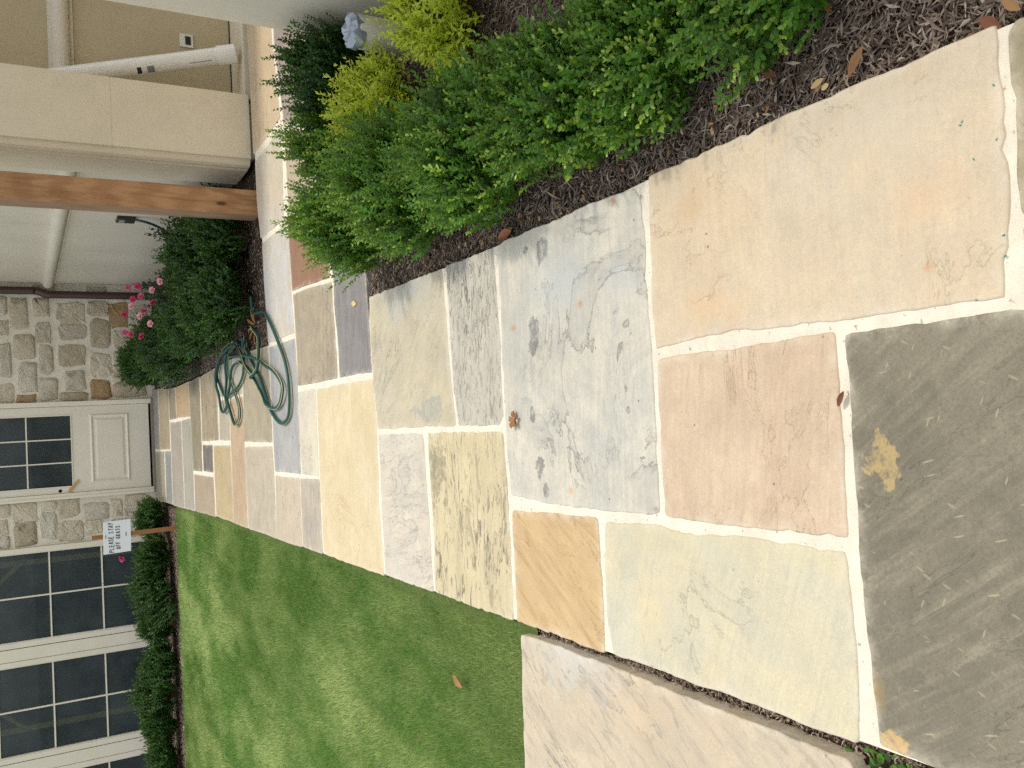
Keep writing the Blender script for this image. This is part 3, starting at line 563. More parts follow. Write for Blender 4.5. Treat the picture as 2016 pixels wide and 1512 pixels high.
# windows
def window(x0, x1, z0=.10, z1=2.55):
    f = MB(); fw = .062
    for b in ((x0, z0, x0+fw, z1), (x1-fw, z0, x1, z1), (x0+fw, z0, x1-fw, z0+fw), (x0+fw, z1-fw, x1-fw, z1)): f.box(b[0], .0, b[1], b[2], .10, b[3])
    w = hp(f, 'window', CREAM, bevel=.004); a, b = x0+fw, x1-fw; c = (a+b)/2; zs = [z0+fw, .679, 1.274, 1.87, z1-fw]
    s = MB()
    for q in ((a, zs[0], a+.012, zs[-1]), (b-.012, zs[0], b, zs[-1])): s.box(q[0], .012, q[1], q[2], .06, q[3])
    s.build('sash', CREAM, w)
    for i in range(4):
        for p, q in ((a, c), (c, b)): MB().box(p, .048, zs[i], q, .055, zs[i+1]).build('pane', GLASS, w)
    MB().box(c-.009, .03, zs[0], c+.009, .07, zs[-1]).build('muntin', CREAM, w)
    for z in zs[1:-1]: MB().box(a, .032, z-.009, b, .068, z+.009).build('muntin', CREAM, w)
for x1 in (-1.252, -2.617, -3.982): window(x1-1.204, x1)
for x in (-2.461, -3.826): MB().box(x-.151, .006, .10, x-.005, .10, 2.55).build('mullion_panel', CREAM, house)
sl = MB(); sl.box(-5.25, -.05, .045, -1.252, .11, .098); hp(sl, 'window_sill', LIME2, bevel=.004)
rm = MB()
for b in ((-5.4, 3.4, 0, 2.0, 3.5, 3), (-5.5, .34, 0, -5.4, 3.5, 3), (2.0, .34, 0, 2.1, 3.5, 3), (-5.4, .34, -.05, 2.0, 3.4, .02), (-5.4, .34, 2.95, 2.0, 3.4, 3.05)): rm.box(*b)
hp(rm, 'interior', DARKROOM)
rf = MB(); rf.add([(-10, -.25, 3.1), (7, -.25, 3.1), (7, 7, 5.6), (-10, 7, 5.6), (-10, -.25, 2.98), (7, -.25, 2.98), (7, 7, 5.4), (-10, 7, 5.4)], [(0, 1, 2, 3), (7, 6, 5, 4), (0, 4, 5, 1), (1, 5, 6, 2), (2, 6, 7, 3), (3, 7, 4, 0)])  # added out of view to shade the door end and window hedge
hp(rf, 'unseen_roof', ROOF)
# downspout in the corner, kinked over the moulding
ds = catmull([(1.945, -.045, 3.0), (1.945, -.045, 1.5), (1.945, -.045, 1.32), (1.90, -.05, 1.20), (1.90, -.05, 1.05), (1.90, -.05, .5), (1.90, -.05, .0)], .04)
V, Fc = tube(ds, .048, 12); MB().add(V, Fc).build('downspout', BROWN, house, smooth=True)
# timber frames standing inside the dark room behind the windows
LUM = plain('lumber', rgb(206, 164, 104), .7, .25, .15, 8)
for k, (x, dx, lab) in enumerate(((-1.54, -.30, 'pine post with brace behind the window nearest the door'), (-3.71, .33, 'pine post with brace behind the second window from the door'))):
    t = thing('timber_post', lab, 'timber post', (x*.945, 12.76, 0), group='timber posts behind the glass')
    MB().box(-.035, -.02, .02, .035, .02, 2.9).build('post', LUM, t)
    b = MB(); v = [(0, -.045, 1.55), (0, -.045, 1.62), (dx, -.045, 1.62+abs(dx)*1.1), (dx, -.045, 1.55+abs(dx)*1.1)]; b.add(v+[(a, -.022, c) for a, _, c in v], [(0, 1, 2, 3), (7, 6, 5, 4), (0, 4, 5, 1), (1, 5, 6, 2), (2, 6, 7, 3), (3, 7, 4, 0)]); b.build('brace', LUM, t)

# ------------------------------------------------------------------ limestone wing behind the hedge
wing = thing('limestone_wing', 'limestone wing with band moulding and corner pier beyond the crossing path', 'house', (2.05, 7.0, 0))
wb = MB(); wb.box(.03, .03, -.1, 5, 5.5, 2.9); WB = wb.build('wall', CAULK, wing)
js = [-.0, 1.05, 2.15, 3.3, 4.4, 5.5]
for a, b in zip(js, js[1:]):
    for z0, z1 in ((-.05, 1.10), (1.26, 2.2), (2.205, 2.89)): MB().box(0, a+.002, z0, .05, b-.002, z1).build('panel', LIME, WB)
for a, b in ((.05, 1.3), (1.3, 2.6), (2.6, 4.0)):
    for z0, z1 in ((.0, 1.13), (1.28, 2.89)): MB().box(a+.002, 0, z0, b-.002, .05, z1).build('panel', STUCCO, WB)
def band(p0, p1, out, name):
    """half-round moulding with fillets, along p0-p1, projecting along out"""
    prof = [(0, 0), (.012, 0), (.012, .014), (.020, .020)]+[(.016+.062*math.sin(t), .085-.062*math.cos(t)) for t in [math.pi*k/12 for k in range(13)]]+[(.012, .150), (.012, .166), (0, .166)]
    p0, p1, o = np.array(p0), np.array(p1), np.array(out); V = [tuple(p+o*d+np.array([0, 0, h])) for p in (p0, p1) for d, h in prof]; m = len(prof)
    return MB().add(V, [(i, i+1, m+i+1, m+i) for i in range(m-1)]+[tuple(range(m)), tuple(range(m, 2*m))[::-1]]).build('band_moulding', LIME, wing)
band((.0, -.0, 1.10), (.0, 5.46, 1.10), (-1, 0, 0), 'm'); band((.45, 0, 1.125), (4.0, 0, 1.125), (0, -1, 0), 'm')
ba = MB(); ba.box(.4, -.012, .0, 4.0, .0, .012); ba.build('base_gap', BLACK, wing)
pl = MB(); pl.box(.452, -.44, -.06, 4.0, -.013, .004); pl.build('plinth', LIME2, wing)
def pier(parent, foot, zs, mat):
    for z0, z1 in zip(zs, zs[1:]): MB().prism(foot, z0+.004, z1-.004).build('block', mat, parent)
    MB().prism([(x*.993+.0015, y*.993-.0015) for x, y in foot], zs[0], zs[-1]).build('mortar_core', CAULK, parent)
foot = [(.45, -.53), (.45, -.01), (-.085, -.01), (-.085, -.40), (-.075, -.41), (-.078, -.45), (-.066, -.482), (-.045, -.497), (-.030, -.497), (-.028, -.53)]
pr = MB().box(.0, -.48, -.05, .40, -.02, .0).build('pier', CAULK, wing)
pier(pr, foot, [.003, .937, 1.87, 2.89], LIME2)
rf = MB(); rf.add([(-.16, -.62, 2.9), (6, -.62, 2.9), (6, 5.5, 2.9), (-.16, 5.5, 2.9), (1.6, 1.0, 3.6), (4, 1.0, 3.6), (4, 5.5, 3.6), (1.6, 5.5, 3.6)], [(0, 1, 5, 4), (1, 2, 6, 5), (2, 3, 7, 6), (3, 0, 4, 7), (4, 5, 6, 7), (3, 2, 1, 0)]); rf.build('unseen_roof', ROOF, wing)  # added out of view for the shade on hedge and hose
ob = MB(); ob.box(.965, -.010, .285, 1.07, -.002, .385); OB = ob.build('outlet_plate', plain('plastic_white', rgb(222, 220, 212), .4), wing, loc=(0, 0, 0), bevel=.002)
MB().box(.985, -.014, .305, 1.05, -.0101, .345).build('socket', BLACK, OB)
# near wing: the pier at the right edge of the picture
near = thing('limestone_annex', 'limestone building corner beside the capped pipe', 'house', (1.95, 4.22, 0))
nb = MB(); nb.box(.02, -6, -.1, 4.0, -.02, 2.6); nb.build('wall', CAULK, near)
foot = [(.6, .0), (.065, .0), (.062, -.025), (.045, -.03), (.030, -.045), (.022, -.07), (.022, -.085), (.006, -.095), (0, -.11), (0, -1.2), (.6, -1.2)]
pr = MB().box(.05, -1.15, -.08, .5, -.05, -.05).build('pier', CAULK, near)
pier(pr, foot, [-.05, .978, 1.9, 2.6], LIME)
for a, b in ((-2.6, -1.21), (-4.2, -2.6), (-6, -4.2)): MB().box(.004, a+.003, -.05, .06, b-.003, 2.6).build('panel', LIME, near)
rf = MB(); rf.add([(.0, -6.2, 2.62), (4.2, -6.2, 2.62), (4.2, .1, 2.62), (.0, .1, 2.62), (1.6, -5, 3.6), (2.8, -5, 3.6), (2.8, -1.2, 3.6), (1.6, -1.2, 3.6)], [(0, 1, 5, 4), (1, 2, 6, 5), (2, 3, 7, 6), (3, 0, 4, 7), (4, 5, 6, 7), (3, 2, 1, 0)]); rf.build('unseen_roof', ROOF, near)  # added out of view, eave height set for the shade on the bed

# ------------------------------------------------------------------ timber post, pipes, hose box
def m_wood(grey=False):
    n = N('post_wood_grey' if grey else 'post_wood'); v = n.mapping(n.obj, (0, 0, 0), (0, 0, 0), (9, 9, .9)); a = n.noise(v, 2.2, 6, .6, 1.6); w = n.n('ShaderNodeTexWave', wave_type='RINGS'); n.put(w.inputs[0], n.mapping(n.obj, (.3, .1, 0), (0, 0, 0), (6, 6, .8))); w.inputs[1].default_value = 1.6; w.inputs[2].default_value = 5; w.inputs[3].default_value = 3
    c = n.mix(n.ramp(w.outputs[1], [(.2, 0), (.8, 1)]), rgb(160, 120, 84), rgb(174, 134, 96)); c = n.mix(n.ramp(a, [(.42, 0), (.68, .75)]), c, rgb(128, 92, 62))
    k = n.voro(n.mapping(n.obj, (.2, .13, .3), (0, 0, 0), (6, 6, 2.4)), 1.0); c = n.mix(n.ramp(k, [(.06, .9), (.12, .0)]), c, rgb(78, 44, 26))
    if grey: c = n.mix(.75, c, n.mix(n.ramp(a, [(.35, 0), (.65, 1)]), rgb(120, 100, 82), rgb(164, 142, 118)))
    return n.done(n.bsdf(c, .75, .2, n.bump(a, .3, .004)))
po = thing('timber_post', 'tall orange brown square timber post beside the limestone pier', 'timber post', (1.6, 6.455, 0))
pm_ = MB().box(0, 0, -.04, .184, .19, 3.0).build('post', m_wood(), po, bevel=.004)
pm_.data.materials.append(m_wood(True))  # the left side is a greyer brown
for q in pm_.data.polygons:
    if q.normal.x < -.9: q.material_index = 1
PVC = plain('white_pvc', rgb(226, 223, 212), .38, .45, .04, 3, .03, 60); PVCD = plain('grimy_pvc', rgb(222, 217, 198), .5, .35, .10, 7, .08, 40)
pp = thing('drain_pipe', 'long white plastic pipe leaning behind the limestone pier', 'pipe', (2.87, 6.66, 0))
d = np.array([-.30, .285, 1.46])-np.array([0, 0, .07]); P0 = np.array([0, 0, .075]); ln = np.linalg.norm(d); dn = d/ln
V, Fc = tube([P0+d*t for t in np.linspace(.04, 1, 8)], .062, 24); MB().add(V, Fc).build('pipe', PVC, pp, smooth=False)
V, Fc = tube([P0-dn*.035, P0-dn*.03, P0+dn*.10], [.06, .071, .071], 24); MB().add(V, Fc).build('cap', plain('pvc_cap', rgb(234, 231, 222), .4, .4, .03), pp)
# printed marks on the pipe, built as a small patch that hugs the surface
def patch(center_t, ang0, ang1, length, mat, name):
    up = np.array([0, 0, 1.]); e1 = np.cross(dn, up); e1 /= np.linalg.norm(e1); e2 = np.cross(e1, dn); V = []
    for t in (-.5, .5):
        for k in range(7):
            a = ang0+(ang1-ang0)*k/6; V.append(P0+d*center_t+dn*length*t+.0635*(math.cos(a)*e1+math.sin(a)*e2))
    MB().add(V, [(k, k+1, 8+k, 7+k) for k in range(6)]).build(name, mat, pp)
ink = plain('pipe_ink', rgb(40, 46, 58), .6); inkg = plain('pipe_ink_grey', rgb(130, 134, 136), .6)
patch(.46, R(165), R(215), .03, ink, 'print_mark'); patch(.405, R(165), R(215), .05, inkg, 'print_mark')
patch(.16, R(178), R(183), .16, inkg, 'print_mark')
cp = thing('capped_pipe', 'short upright drain pipe stub with silver taped top in the bed', 'pipe', (1.70, 3.52, -.05))
V, Fc = tube([(0, 0, 0), (0, 0, .29), (0, 0, .30)], [.072, .072, .070], 24); MB().add(V, Fc).build('pipe', PVCD, cp)
rnd = random.Random(5); tv = []; seg = 18
for r, z in ((.0745, .268), (.0755, .288), (.074, .312), (.050, .330), (.02, .322)):
    for k in range(seg):
        a = 2*math.pi*k/seg; w = rnd.uniform(-.006, .006); tv.append(((r+w)*math.cos(a), (r+w)*math.sin(a), z+rnd.uniform(-.008, .010)*(z > .27)))
tv.append((0, 0, .318)); fc = [(k*seg+i, k*seg+(i+1) % seg, (k+1)*seg+(i+1) % seg, (k+1)*seg+i) for k in range(4) for i in range(seg)]+[(4*seg+i, 4*seg+(i+1) % seg, 5*seg) for i in range(seg)]
MB().add(tv, fc).build('tape_cap', plain('duct_tape', rgb(156, 164, 178), .32, .5, .06, 10, .2, 40, .35), cp)
hb = thing('hose_box', 'dark metal wall box above the hedge with a teal hose', 'wall box', (2.05, 8.70, .56))
MB().box(-.03, -.09, 0, 0, .09, .16).build('box', BLACK, hb, bevel=.008); MB().box(-.034, -.05, .09, -.0301, .07, .14).build('label_plate', plain('grey_plate', rgb(150, 152, 152), .35, .5), hb)
TEAL = plain('hose_rubber', rgb(14, 70, 62), .42, .45, .10, 9, .05, 80)
V, Fc = tube(catmull([(-.03, -.08, .0), (-.05, -.08, -.10), (-.07, .02, -.22), (-.10, .25, -.38), (-.16, .45, -.5), (-.22, .55, -.6)], .03), .012, 8); MB().add(V, Fc).build('hose', TEAL, hb, smooth=True)
# ------------------------------------------------------------------ shrubs
def m_leaf(name, dark, light, new, rough=.34, trans=.22, dead=.0):
    n = N(name); t = n.attr('tint'); oi = n.n('ShaderNodeObjectInfo').outputs['Random']
    c = n.ramp(t, [(0, rgb(*dark)), (.6, rgb(*light)), (.86, rgb(*light)), (1, rgb(*new))])
    c = n.mix(n.math('MULTIPLY', oi, .25), c, rgb(*dark))
    g = n.n('ShaderNodeNewGeometry').outputs['Backfacing']; c = n.mix(n.math('MULTIPLY', g, .45), c, hsvmul(rgb(*new), .8))
    s = n.bsdf(c, rough, .38); tr = n.n('ShaderNodeBsdfTranslucent'); n.put(tr.inputs[0], n.mix(.5, c, rgb(*new)))
    mx = n.n('ShaderNodeMixShader'); mx.inputs[0].default_value = trans; n.t.links.new(s, mx.inputs[1]); n.t.links.new(tr.outputs[0], mx.inputs[2]); return n.done(mx.outputs[0])
BOX = m_leaf('boxwood_leaf', (34, 68, 22), (86, 136, 44), (172, 200, 86), .32, .28)  # sunlit highlights put into the light and new tones
BOX_SHADED = m_leaf('boxwood_leaf_shaded', (34, 62, 28), (58, 96, 42), (104, 138, 62))  # darker copy of the boxwood leaf, hedge shade put into the colour
GOLD = m_leaf('golden_leaf', (152, 178, 40), (206, 222, 66), (238, 240, 116), .4, .40)
ROSE = m_leaf('rose_leaf', (40, 66, 48), (66, 96, 68), (104, 122, 84), .45, .2)
BARK = plain('bark', rgb(104, 88, 66), .9, .15, .2, 10, .5, 50)
def leaves(C, D, Nn, L, W, tint, fold=.18, blunt=1.0):
    """C base points, D leaf directions, Nn leaf normals, L lengths, W widths -> 8-vertex leaves"""
    S = np.cross(D, Nn); S /= np.linalg.norm(S, axis=1)[:, None]+1e-9; Nn = np.cross(S, D)
    L = L[:, None]; W = W[:, None]; up = Nn*W*fold; cur = Nn*L*.08
    b = blunt
    V = np.stack([C, C+D*L*.28-S*W*.40+up*.9, C+D*L*(.55+.10*b)-S*W*.5+up-cur*.5, C+D*L*(.80+.12*b)-S*W*(.22+.12*b)+up*.6-cur*1.2, C+D*L-cur*1.6, C+D*L*(.80+.12*b)+S*W*(.22+.12*b)+up*.6-cur*1.2, C+D*L*(.55+.10*b)+S*W*.5+up-cur*.5, C+D*L*.28+S*W*.40+up*.9], 1)
    n = len(C); idx = (np.arange(n)*8)[:, None]
    F = np.concatenate([idx+np.array([[0, 4, 3, 2, 1]]), idx+np.array([[0, 7, 6, 5, 4]])], 0)
    return V.reshape(-1, 3), F.ravel(), np.repeat(tint, 8)
def unit(v): return v/(np.linalg.norm(v, axis=-1, keepdims=True)+1e-9)
def bush_mesh(seed, rx, ry, h, sprigs, leaf, pairs=8, gap=.0105, lumps=9, upright=.5, aspect=.60, blunt=1.0):
    rg = np.random.default_rng(seed)
    # uneven outline: an egg with lumps pushed out and dents
    ld = unit(rg.normal(0, 1, (lumps, 3))*np.array([1, 1, .8])+np.array([0, 0, .35])); la = rg.uniform(-.36, .36, lumps)
    d = unit(rg.normal(0, 1, (sprigs, 3))); d[:, 2] = np.abs(d[:, 2])*1.05-.25*rg.uniform(0, 1, sprigs); d = unit(d)
    # sprigs grow in sprays off shared branches, so the crown has clumps and gaps
    nb = max(12, sprigs//8); bi = rg.integers(0, nb, sprigs); bd = d[:nb].copy(); bdep = 1-.50*rg.uniform(0, 1, nb)**1.5
    d = unit(bd[bi]+rg.normal(0, .13, (sprigs, 3)))
    rad = 1+(np.clip(d@ld.T, 0, 1)**3@la)
    depth = bdep[bi]*(1-.28*rg.uniform(0, 1, sprigs)**1.3)*rg.uniform(.95, 1.06, sprigs)
    base = np.array([0, 0, h*.42]); ext = np.array([rx, ry, h*.58])
    tip = base+d*ext*(rad*depth)[:, None]; tip[:, 2] = np.maximum(tip[:, 2], .02+rg.uniform(0, .05, sprigs))
    bn = rg.normal(0, .22, (nb, 3)); dirn = unit(unit(tip-np.array([0, 0, h*.12]))+np.array([0, 0, upright])+bn[bi]+rg.normal(0, .20, (sprigs, 3)))
    tip += dirn*(rg.uniform(-.04, .02, sprigs)+.075*rg.uniform(0, 1, sprigs)**4)[:, None]*(h/.5)
    ln = pairs*gap*rg.uniform(.75, 1.25, sprigs)
    side = unit(np.cross(dirn, rg.normal(0, 1, (sprigs, 3)))); oth = np.cross(dirn, side)
    C, D, NN, L, T = [], [], [], [], []; bt = rg.normal(.40, .17, nb); sp_t = np.clip(bt[bi]+rg.normal(0, .12, sprigs), 0, .85)
    for k in range(pairs):
        f = k/(pairs-1); pos = tip-dirn*(ln*(1-f))[:, None]+np.array([0, 0, 1.])*(-.15*ln*(1-f)**2)[:, None]
        ax = side if k % 2 == 0 else oth
        for sgn in (1, -1):
            o = ax*sgn; sp = .95-.5*f
            D.append(unit(o*sp+dirn*(1-.45*(1-f))+rg.normal(0, .18, (sprigs, 3)))); NN.append(unit(dirn*.8-o*.5+np.array([0, 0, .55])+rg.normal(0, .15, (sprigs, 3))))
            C.append(pos); L.append(leaf*rg.uniform(.75, 1.2, sprigs)*(1-.35*f**3)); T.append(np.clip(sp_t+.34*f**2.5+rg.normal(0, .08, sprigs), 0, 1))
    C, D, NN, L, T = (np.concatenate(q) for q in (C, D, NN, L, T))
    V, F, T = leaves(C, D, NN, L, L*aspect, T, .18, blunt)
    # woody stems from the base to the sprigs
    st = MB(); pick = rg.choice(sprigs, min(sprigs, 90), replace=False)
    for i in pick:
        p3 = tip[i]-dirn[i]*ln[i]*.1; p0 = np.array([rg.normal(0, .02), rg.normal(0, .02), -.03]); p1 = p0+np.array([p3[0]*.3, p3[1]*.3, h*.25]); p2 = p0*.3+p3*.7+np.array([0, 0, -.03])
        v, f = tube(catmull([p0, p1, p2, p3], .09), np.linspace(.006, .0012, len(catmull([p0, p1, p2, p3], .09))), 4, False); st.add(v, f)
    return np_mesh('foliage', V, F, 5, T), mesh('stem', st.v, st.f)
def shrub(name, meshes, mat, loc, rz, sc, label, cat, group=None, tilt=0):
    t = thing(name, label, cat, loc, rz, group); t.scale = sc if isinstance(sc, tuple) else (sc,)*3; t.rotation_euler = (tilt, 0, rz)
    link('foliage', meshes[0], mat, t); link('stem', meshes[1], BARK, t); return t
ORD = ['first', 'second', 'third', 'fourth', 'fifth', 'sixth', 'seventh', 'eighth', 'ninth', 'tenth', 'eleventh', 'twelfth']
NB = [  # near bed boxwoods: x, y, rx, ry, h, sprigs, leaf, mat, label
 (.945, 3.85, .32, .35, .55, 1500, .0205, BOX, 'sunlit boxwood at the bed corner where the two paths meet'),
 (1.36, 4.05, .22, .22, .49, 800, .0205, BOX, 'small boxwood between the sunlit corner boxwood and the dark one'),
 (1.735, 4.03, .24, .22, .49, 950, .021, BOX_SHADED, 'dark shaded boxwood against the limestone building corner'),
 (.93, 3.28, .29, .36, .48, 1550, .0205, BOX, 'boxwood beside the path, second from the bed corner'),
 (.94, 2.74, .29, .36, .44, 1500, .021, BOX, 'boxwood beside the path, third from the bed corner'),
 (.96, 2.20, .31, .36, .40, 1450, .0215, BOX, 'low boxwood beside the path with bare mulch behind it'),
 (.98, 1.78, .29, .30, .32, 1150, .022, BOX, 'smallest boxwood sprawling over the mulch beside the beige flagstone'),
 (1.06, 1.36, .27, .27, .33, 1050, .022, BOX, 'boxwood closest to the camera at the picture edge')]
for i, (x, y, rx, ry, h, ns, lf, mt, lab) in enumerate(NB):
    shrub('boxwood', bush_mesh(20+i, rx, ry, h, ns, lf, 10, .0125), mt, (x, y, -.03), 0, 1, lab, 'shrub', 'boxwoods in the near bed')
for i, (x, y, r, h, ns, lab) in enumerate(((1.38, 3.52, .30, .44, 700, 'yellow green golden shrub in front of the capped pipe'), (1.60, 2.98, .30, .38, 620, 'yellow green golden shrub at the picture edge beside bare mulch'))):
    shrub('golden_shrub', bush_mesh(50+i, r, r, h, ns, .030, 6, .015, 6, .3, .42, 0.0), GOLD, (x, y, -.03), 0, 1, lab, 'shrub', 'golden shrubs')
HV = [bush_mesh(60+i, .33, .33, .50, 1000, .030, 7, .016) for i in range(3)]
rnd = random.Random(11)
for k in range(11):
    y = 12.12-k*.525; x = 1.0+rnd.uniform(-.03, .05)-(.06 if y > 11 else 0)
    shrub('hedge_boxwood', HV[k % 3], BOX_SHADED, (x, y, -.03), rnd.uniform(0, 6.28), rnd.uniform(.95, 1.1), '%s boxwood from the door in the dark hedge by the limestone wall' % ORD[k], 'shrub', 'boxwood hedge by the limestone wall')
for k, (x, y) in enumerate(((1.52, 6.92), (1.50, 7.45), (1.46, 7.98))):
    shrub('hedge_boxwood', HV[(k+1) % 3], BOX_SHADED, (x, y, -.03), rnd.uniform(0, 6.28), rnd.uniform(.92, 1.05), 'dark boxwood behind the timber post, %s in the back row' % ORD[k], 'shrub', 'back row of dark boxwoods')
for k in range(10):
    x = -1.05-k*.40; y = 11.45+rnd.uniform(-.04, .04)
    if k == 0: x, y = -.98, 11.75
    shrub('hedge_boxwood', HV[k % 3], BOX_SHADED, (x, y, -.03), rnd.uniform(0, 6.28), (rnd.uniform(1.0, 1.15), rnd.uniform(.9, 1.0), rnd.uniform(.92, 1.05)), '%s boxwood from the door in the hedge below the windows' % ORD[k], 'shrub', 'boxwood hedge below the windows')
# roses: loose leafy canes with pink blooms
PINK = [plain('petal_pink', rgb(210, 104, 134), .5, .3, .08, 30, 0), plain('petal_pale', rgb(236, 168, 176), .5, .3, .08, 30, 0), plain('petal_deep', rgb(200, 62, 100), .5, .3, .08, 30, 0)]
def flower_mesh(seed):
    rg = np.random.default_rng(seed); C, D, NN, L = [], [], [], []
    for ring, (n, el, l) in enumerate(((5, .25, .026), (5, .75, .022), (4, 1.15, .016))):
        for k in range(n):
            a = 2*np.pi*k/n+ring*.6; d = np.array([math.cos(a)*math.cos(el), math.sin(a)*math.cos(el), math.sin(el)]); C.append([0, 0, 0]); D.append(d); NN.append([-d[0]*math.tan(el)*.7, -d[1]*math.tan(el)*.7, 1]); L.append(l)
    V, F, T = leaves(np.array(C, float), np.array(D), unit(np.array(NN)), np.array(L), np.array(L)*1.1, np.zeros(len(C)), .25); return np_mesh('flower', V, F, 5)
FL = [flower_mesh(i) for i in range(2)]
def rose(loc, r, h, ns, seed, flowers, label):
    me = bush_mesh(seed, r, r, h, ns, .042, 4, .03, 5, .7, .6); t = shrub('rose_bush', me, ROSE, loc, 0, 1, label, 'rose bush', 'rose bushes')
    for i, (x, y, z) in enumerate(flowers):
        o = link('flower', FL[i % 2].copy(), PINK[(i*2+i//3) % 3], t, (x-loc[0], y-loc[1], z-loc[2])); o.rotation_euler = (R(55+rnd.uniform(-20, 20)), rnd.uniform(-.4, .4), rnd.uniform(-.6, .6)); o.scale = (1.25,)*3
    return t
FLW = [(1.474,9.100,0.598), (1.371,8.400,0.592), (1.335,7.900,0.473), (1.323,8.300,0.487), (1.266,8.300,0.581), (1.313,8.800,0.591), (1.211,8.300,0.483), (1.260,8.900,0.599), (1.139,8.300,0.560), (1.265,9.500,0.598), (1.088,8.300,0.596), (1.023,8.300,0.512), (1.094,9.600,0.593), (1.009,9.000,0.598), (0.910,8.300,0.588)]
rose((1.42, 8.55, -.03), .36, .60, 130, 81, FLW[:8], 'rose bush with pink blooms behind the hedge, nearer the timber post')
rose((1.18, 8.95, -.03), .30, .58, 100, 82, FLW[8:], 'rose bush with pink blooms rising out of the hedge, nearer the downspout')
rose((1.70, 7.75, -.03), .26, .60, 80, 83, [], 'flowerless rose bush below the dark wall box')
rose((-1.46, 11.98, -.03), .18, .50, 60, 84, [(-1.463, 11.93, .49), (-1.44, 11.93, .505)], 'small rose with one pink bloom under the window nearest the door')

# ------------------------------------------------------------------ garden hose
HOSE = [[(0.772,6.490),(0.822,6.502),(0.853,6.428),(0.855,6.275),(0.813,6.151),(0.716,6.014),(0.597,5.873),(0.478,5.752),(0.367,5.684),(0.268,5.664),(0.170,5.669),(0.093,5.731),(0.060,5.863),(0.077,5.992),(0.132,6.119),(0.206,6.219),(0.286,6.306),(0.390,6.422),(0.457,6.534),(0.554,6.710),(0.634,6.829),(0.709,7.026),(0.749,7.280),(0.742,7.561),(0.680,7.808),(0.583,7.963),(0.525,8.021),(0.447,7.916),(0.355,7.769),(0.327,7.670),(0.344,7.402),(0.388,7.164),(0.456,6.987),(0.541,6.924),(0.639,6.880),(0.700,6.868),(0.751,6.982)], [(0.746,6.859),(0.675,6.926),(0.728,7.133),(0.688,7.391),(0.590,7.511),(0.479,7.494),(0.387,7.354),(0.298,7.219),(0.206,7.145),(0.127,7.172),(0.082,7.301),(0.125,7.408),(0.220,7.507),(0.282,7.588),(0.332,7.565),(0.411,7.476),(0.507,7.408),(0.563,7.280),(0.573,7.090),(0.538,6.883),(0.493,6.755),(0.373,6.550),(0.270,6.354),(0.198,6.191),(0.167,6.071),(0.181,5.934),(0.240,5.832),(0.306,5.815),(0.377,5.912),(0.435,6.064),(0.475,6.242),(0.530,6.426),(0.587,6.737),(0.622,7.117),(0.639,7.361),(0.670,7.556),(0.589,7.602),(0.462,7.608),(0.333,7.585),(0.246,7.624),(0.199,7.760),(0.243,7.880),(0.351,7.937),(0.440,7.949),(0.546,7.948),(0.654,7.770),(0.714,7.485),(0.719,7.210),(0.647,6.967),(0.576,6.875),(0.502,6.770),(0.427,6.636),(0.417,6.541),(0.468,6.484),(0.595,6.420),(0.699,6.426),(0.763,6.539),(0.800,6.597)], ]
HOSE[0][:4] = [(1.02, 6.60), (.90, 6.56), (.875, 6.43), (.862, 6.275)]
t = thing('garden_hose', 'tangled green garden hose with yellow stripe lying on the path', 'hose', (.45, 6.9, 0))
STRIPE = plain('hose_stripe', rgb(206, 200, 130), .5, .3, .05)
for hi, pts in enumerate(HOSE):
    n = len(pts); zr = random.Random(hi+2); z = []
    for i, (x, y) in enumerate(pts):
        lay = .016 if hi == 0 else .022
        near = sum(1 for h2 in HOSE[:hi+1] for j, q in enumerate(h2) if (h2 is not pts or j < i-4) and (q[0]-x)**2+(q[1]-y)**2 < .05**2)
        z.append(lay+min(.06, .018*near)+zr.uniform(0, .006))
    P = catmull([(x-.45, y-6.9, zz_) for (x, y), zz_ in zip(pts, z)], .018)
    V, Fc = tube(P, .0118, 10); h = MB().add(V, Fc).build('hose_run', TEAL, t, smooth=True)
    V, Fc = tube(P, .0022, 5, True, .020, .0110, 1.2+hi); MB().add(V, Fc).build('stripe', STRIPE, h)

# ------------------------------------------------------------------ sign on a stake
sg = thing('lawn_sign', 'white paper sign reading please stay off grass on a stake', 'sign', (-1.05, 10.98, -.05))
st = MB(); st.add([(-.026+.0, -.012, 0), (.026, -.012, 0), (.008, -.012, .93), (-.036, -.012, .93), (-.026, .012, 0), (.026, .012, 0), (.008, .012, .93), (-.036, .012, .93)], [(0, 1, 2, 3), (7, 6, 5, 4), (0, 4, 5, 1), (1, 5, 6, 2), (2, 6, 7, 3), (3, 7, 4, 0)])
st.build('stake', plain('stake_wood', rgb(160, 112, 74), .8, .2, .15, 12), sg)
pm = MB(); nx = 8; pv = []
for j in range(2):
    for i in range(nx+1):
        u = i/nx; x = -.215+u*.362; zc = .820-.288*(1-j)+.006*u*(-1); pv.append((x+(.012 if j == 0 else 0), -.0165-.012*math.sin(u*3.1)*(.6 if j else 1), zc))
pb_ = [(x, y+.0018, z) for x, y, z in pv]; m = nx+1
pm.add(pv+pb_, [(i, i+1, m+i+1, m+i) for i in range(nx)]+[(2*m+m+i, 2*m+m+i+1, 2*m+i+1, 2*m+i) for i in range(nx)])
pap = pm.build('paper', plain('paper', rgb(236, 238, 242), .7, .2, .02), sg)
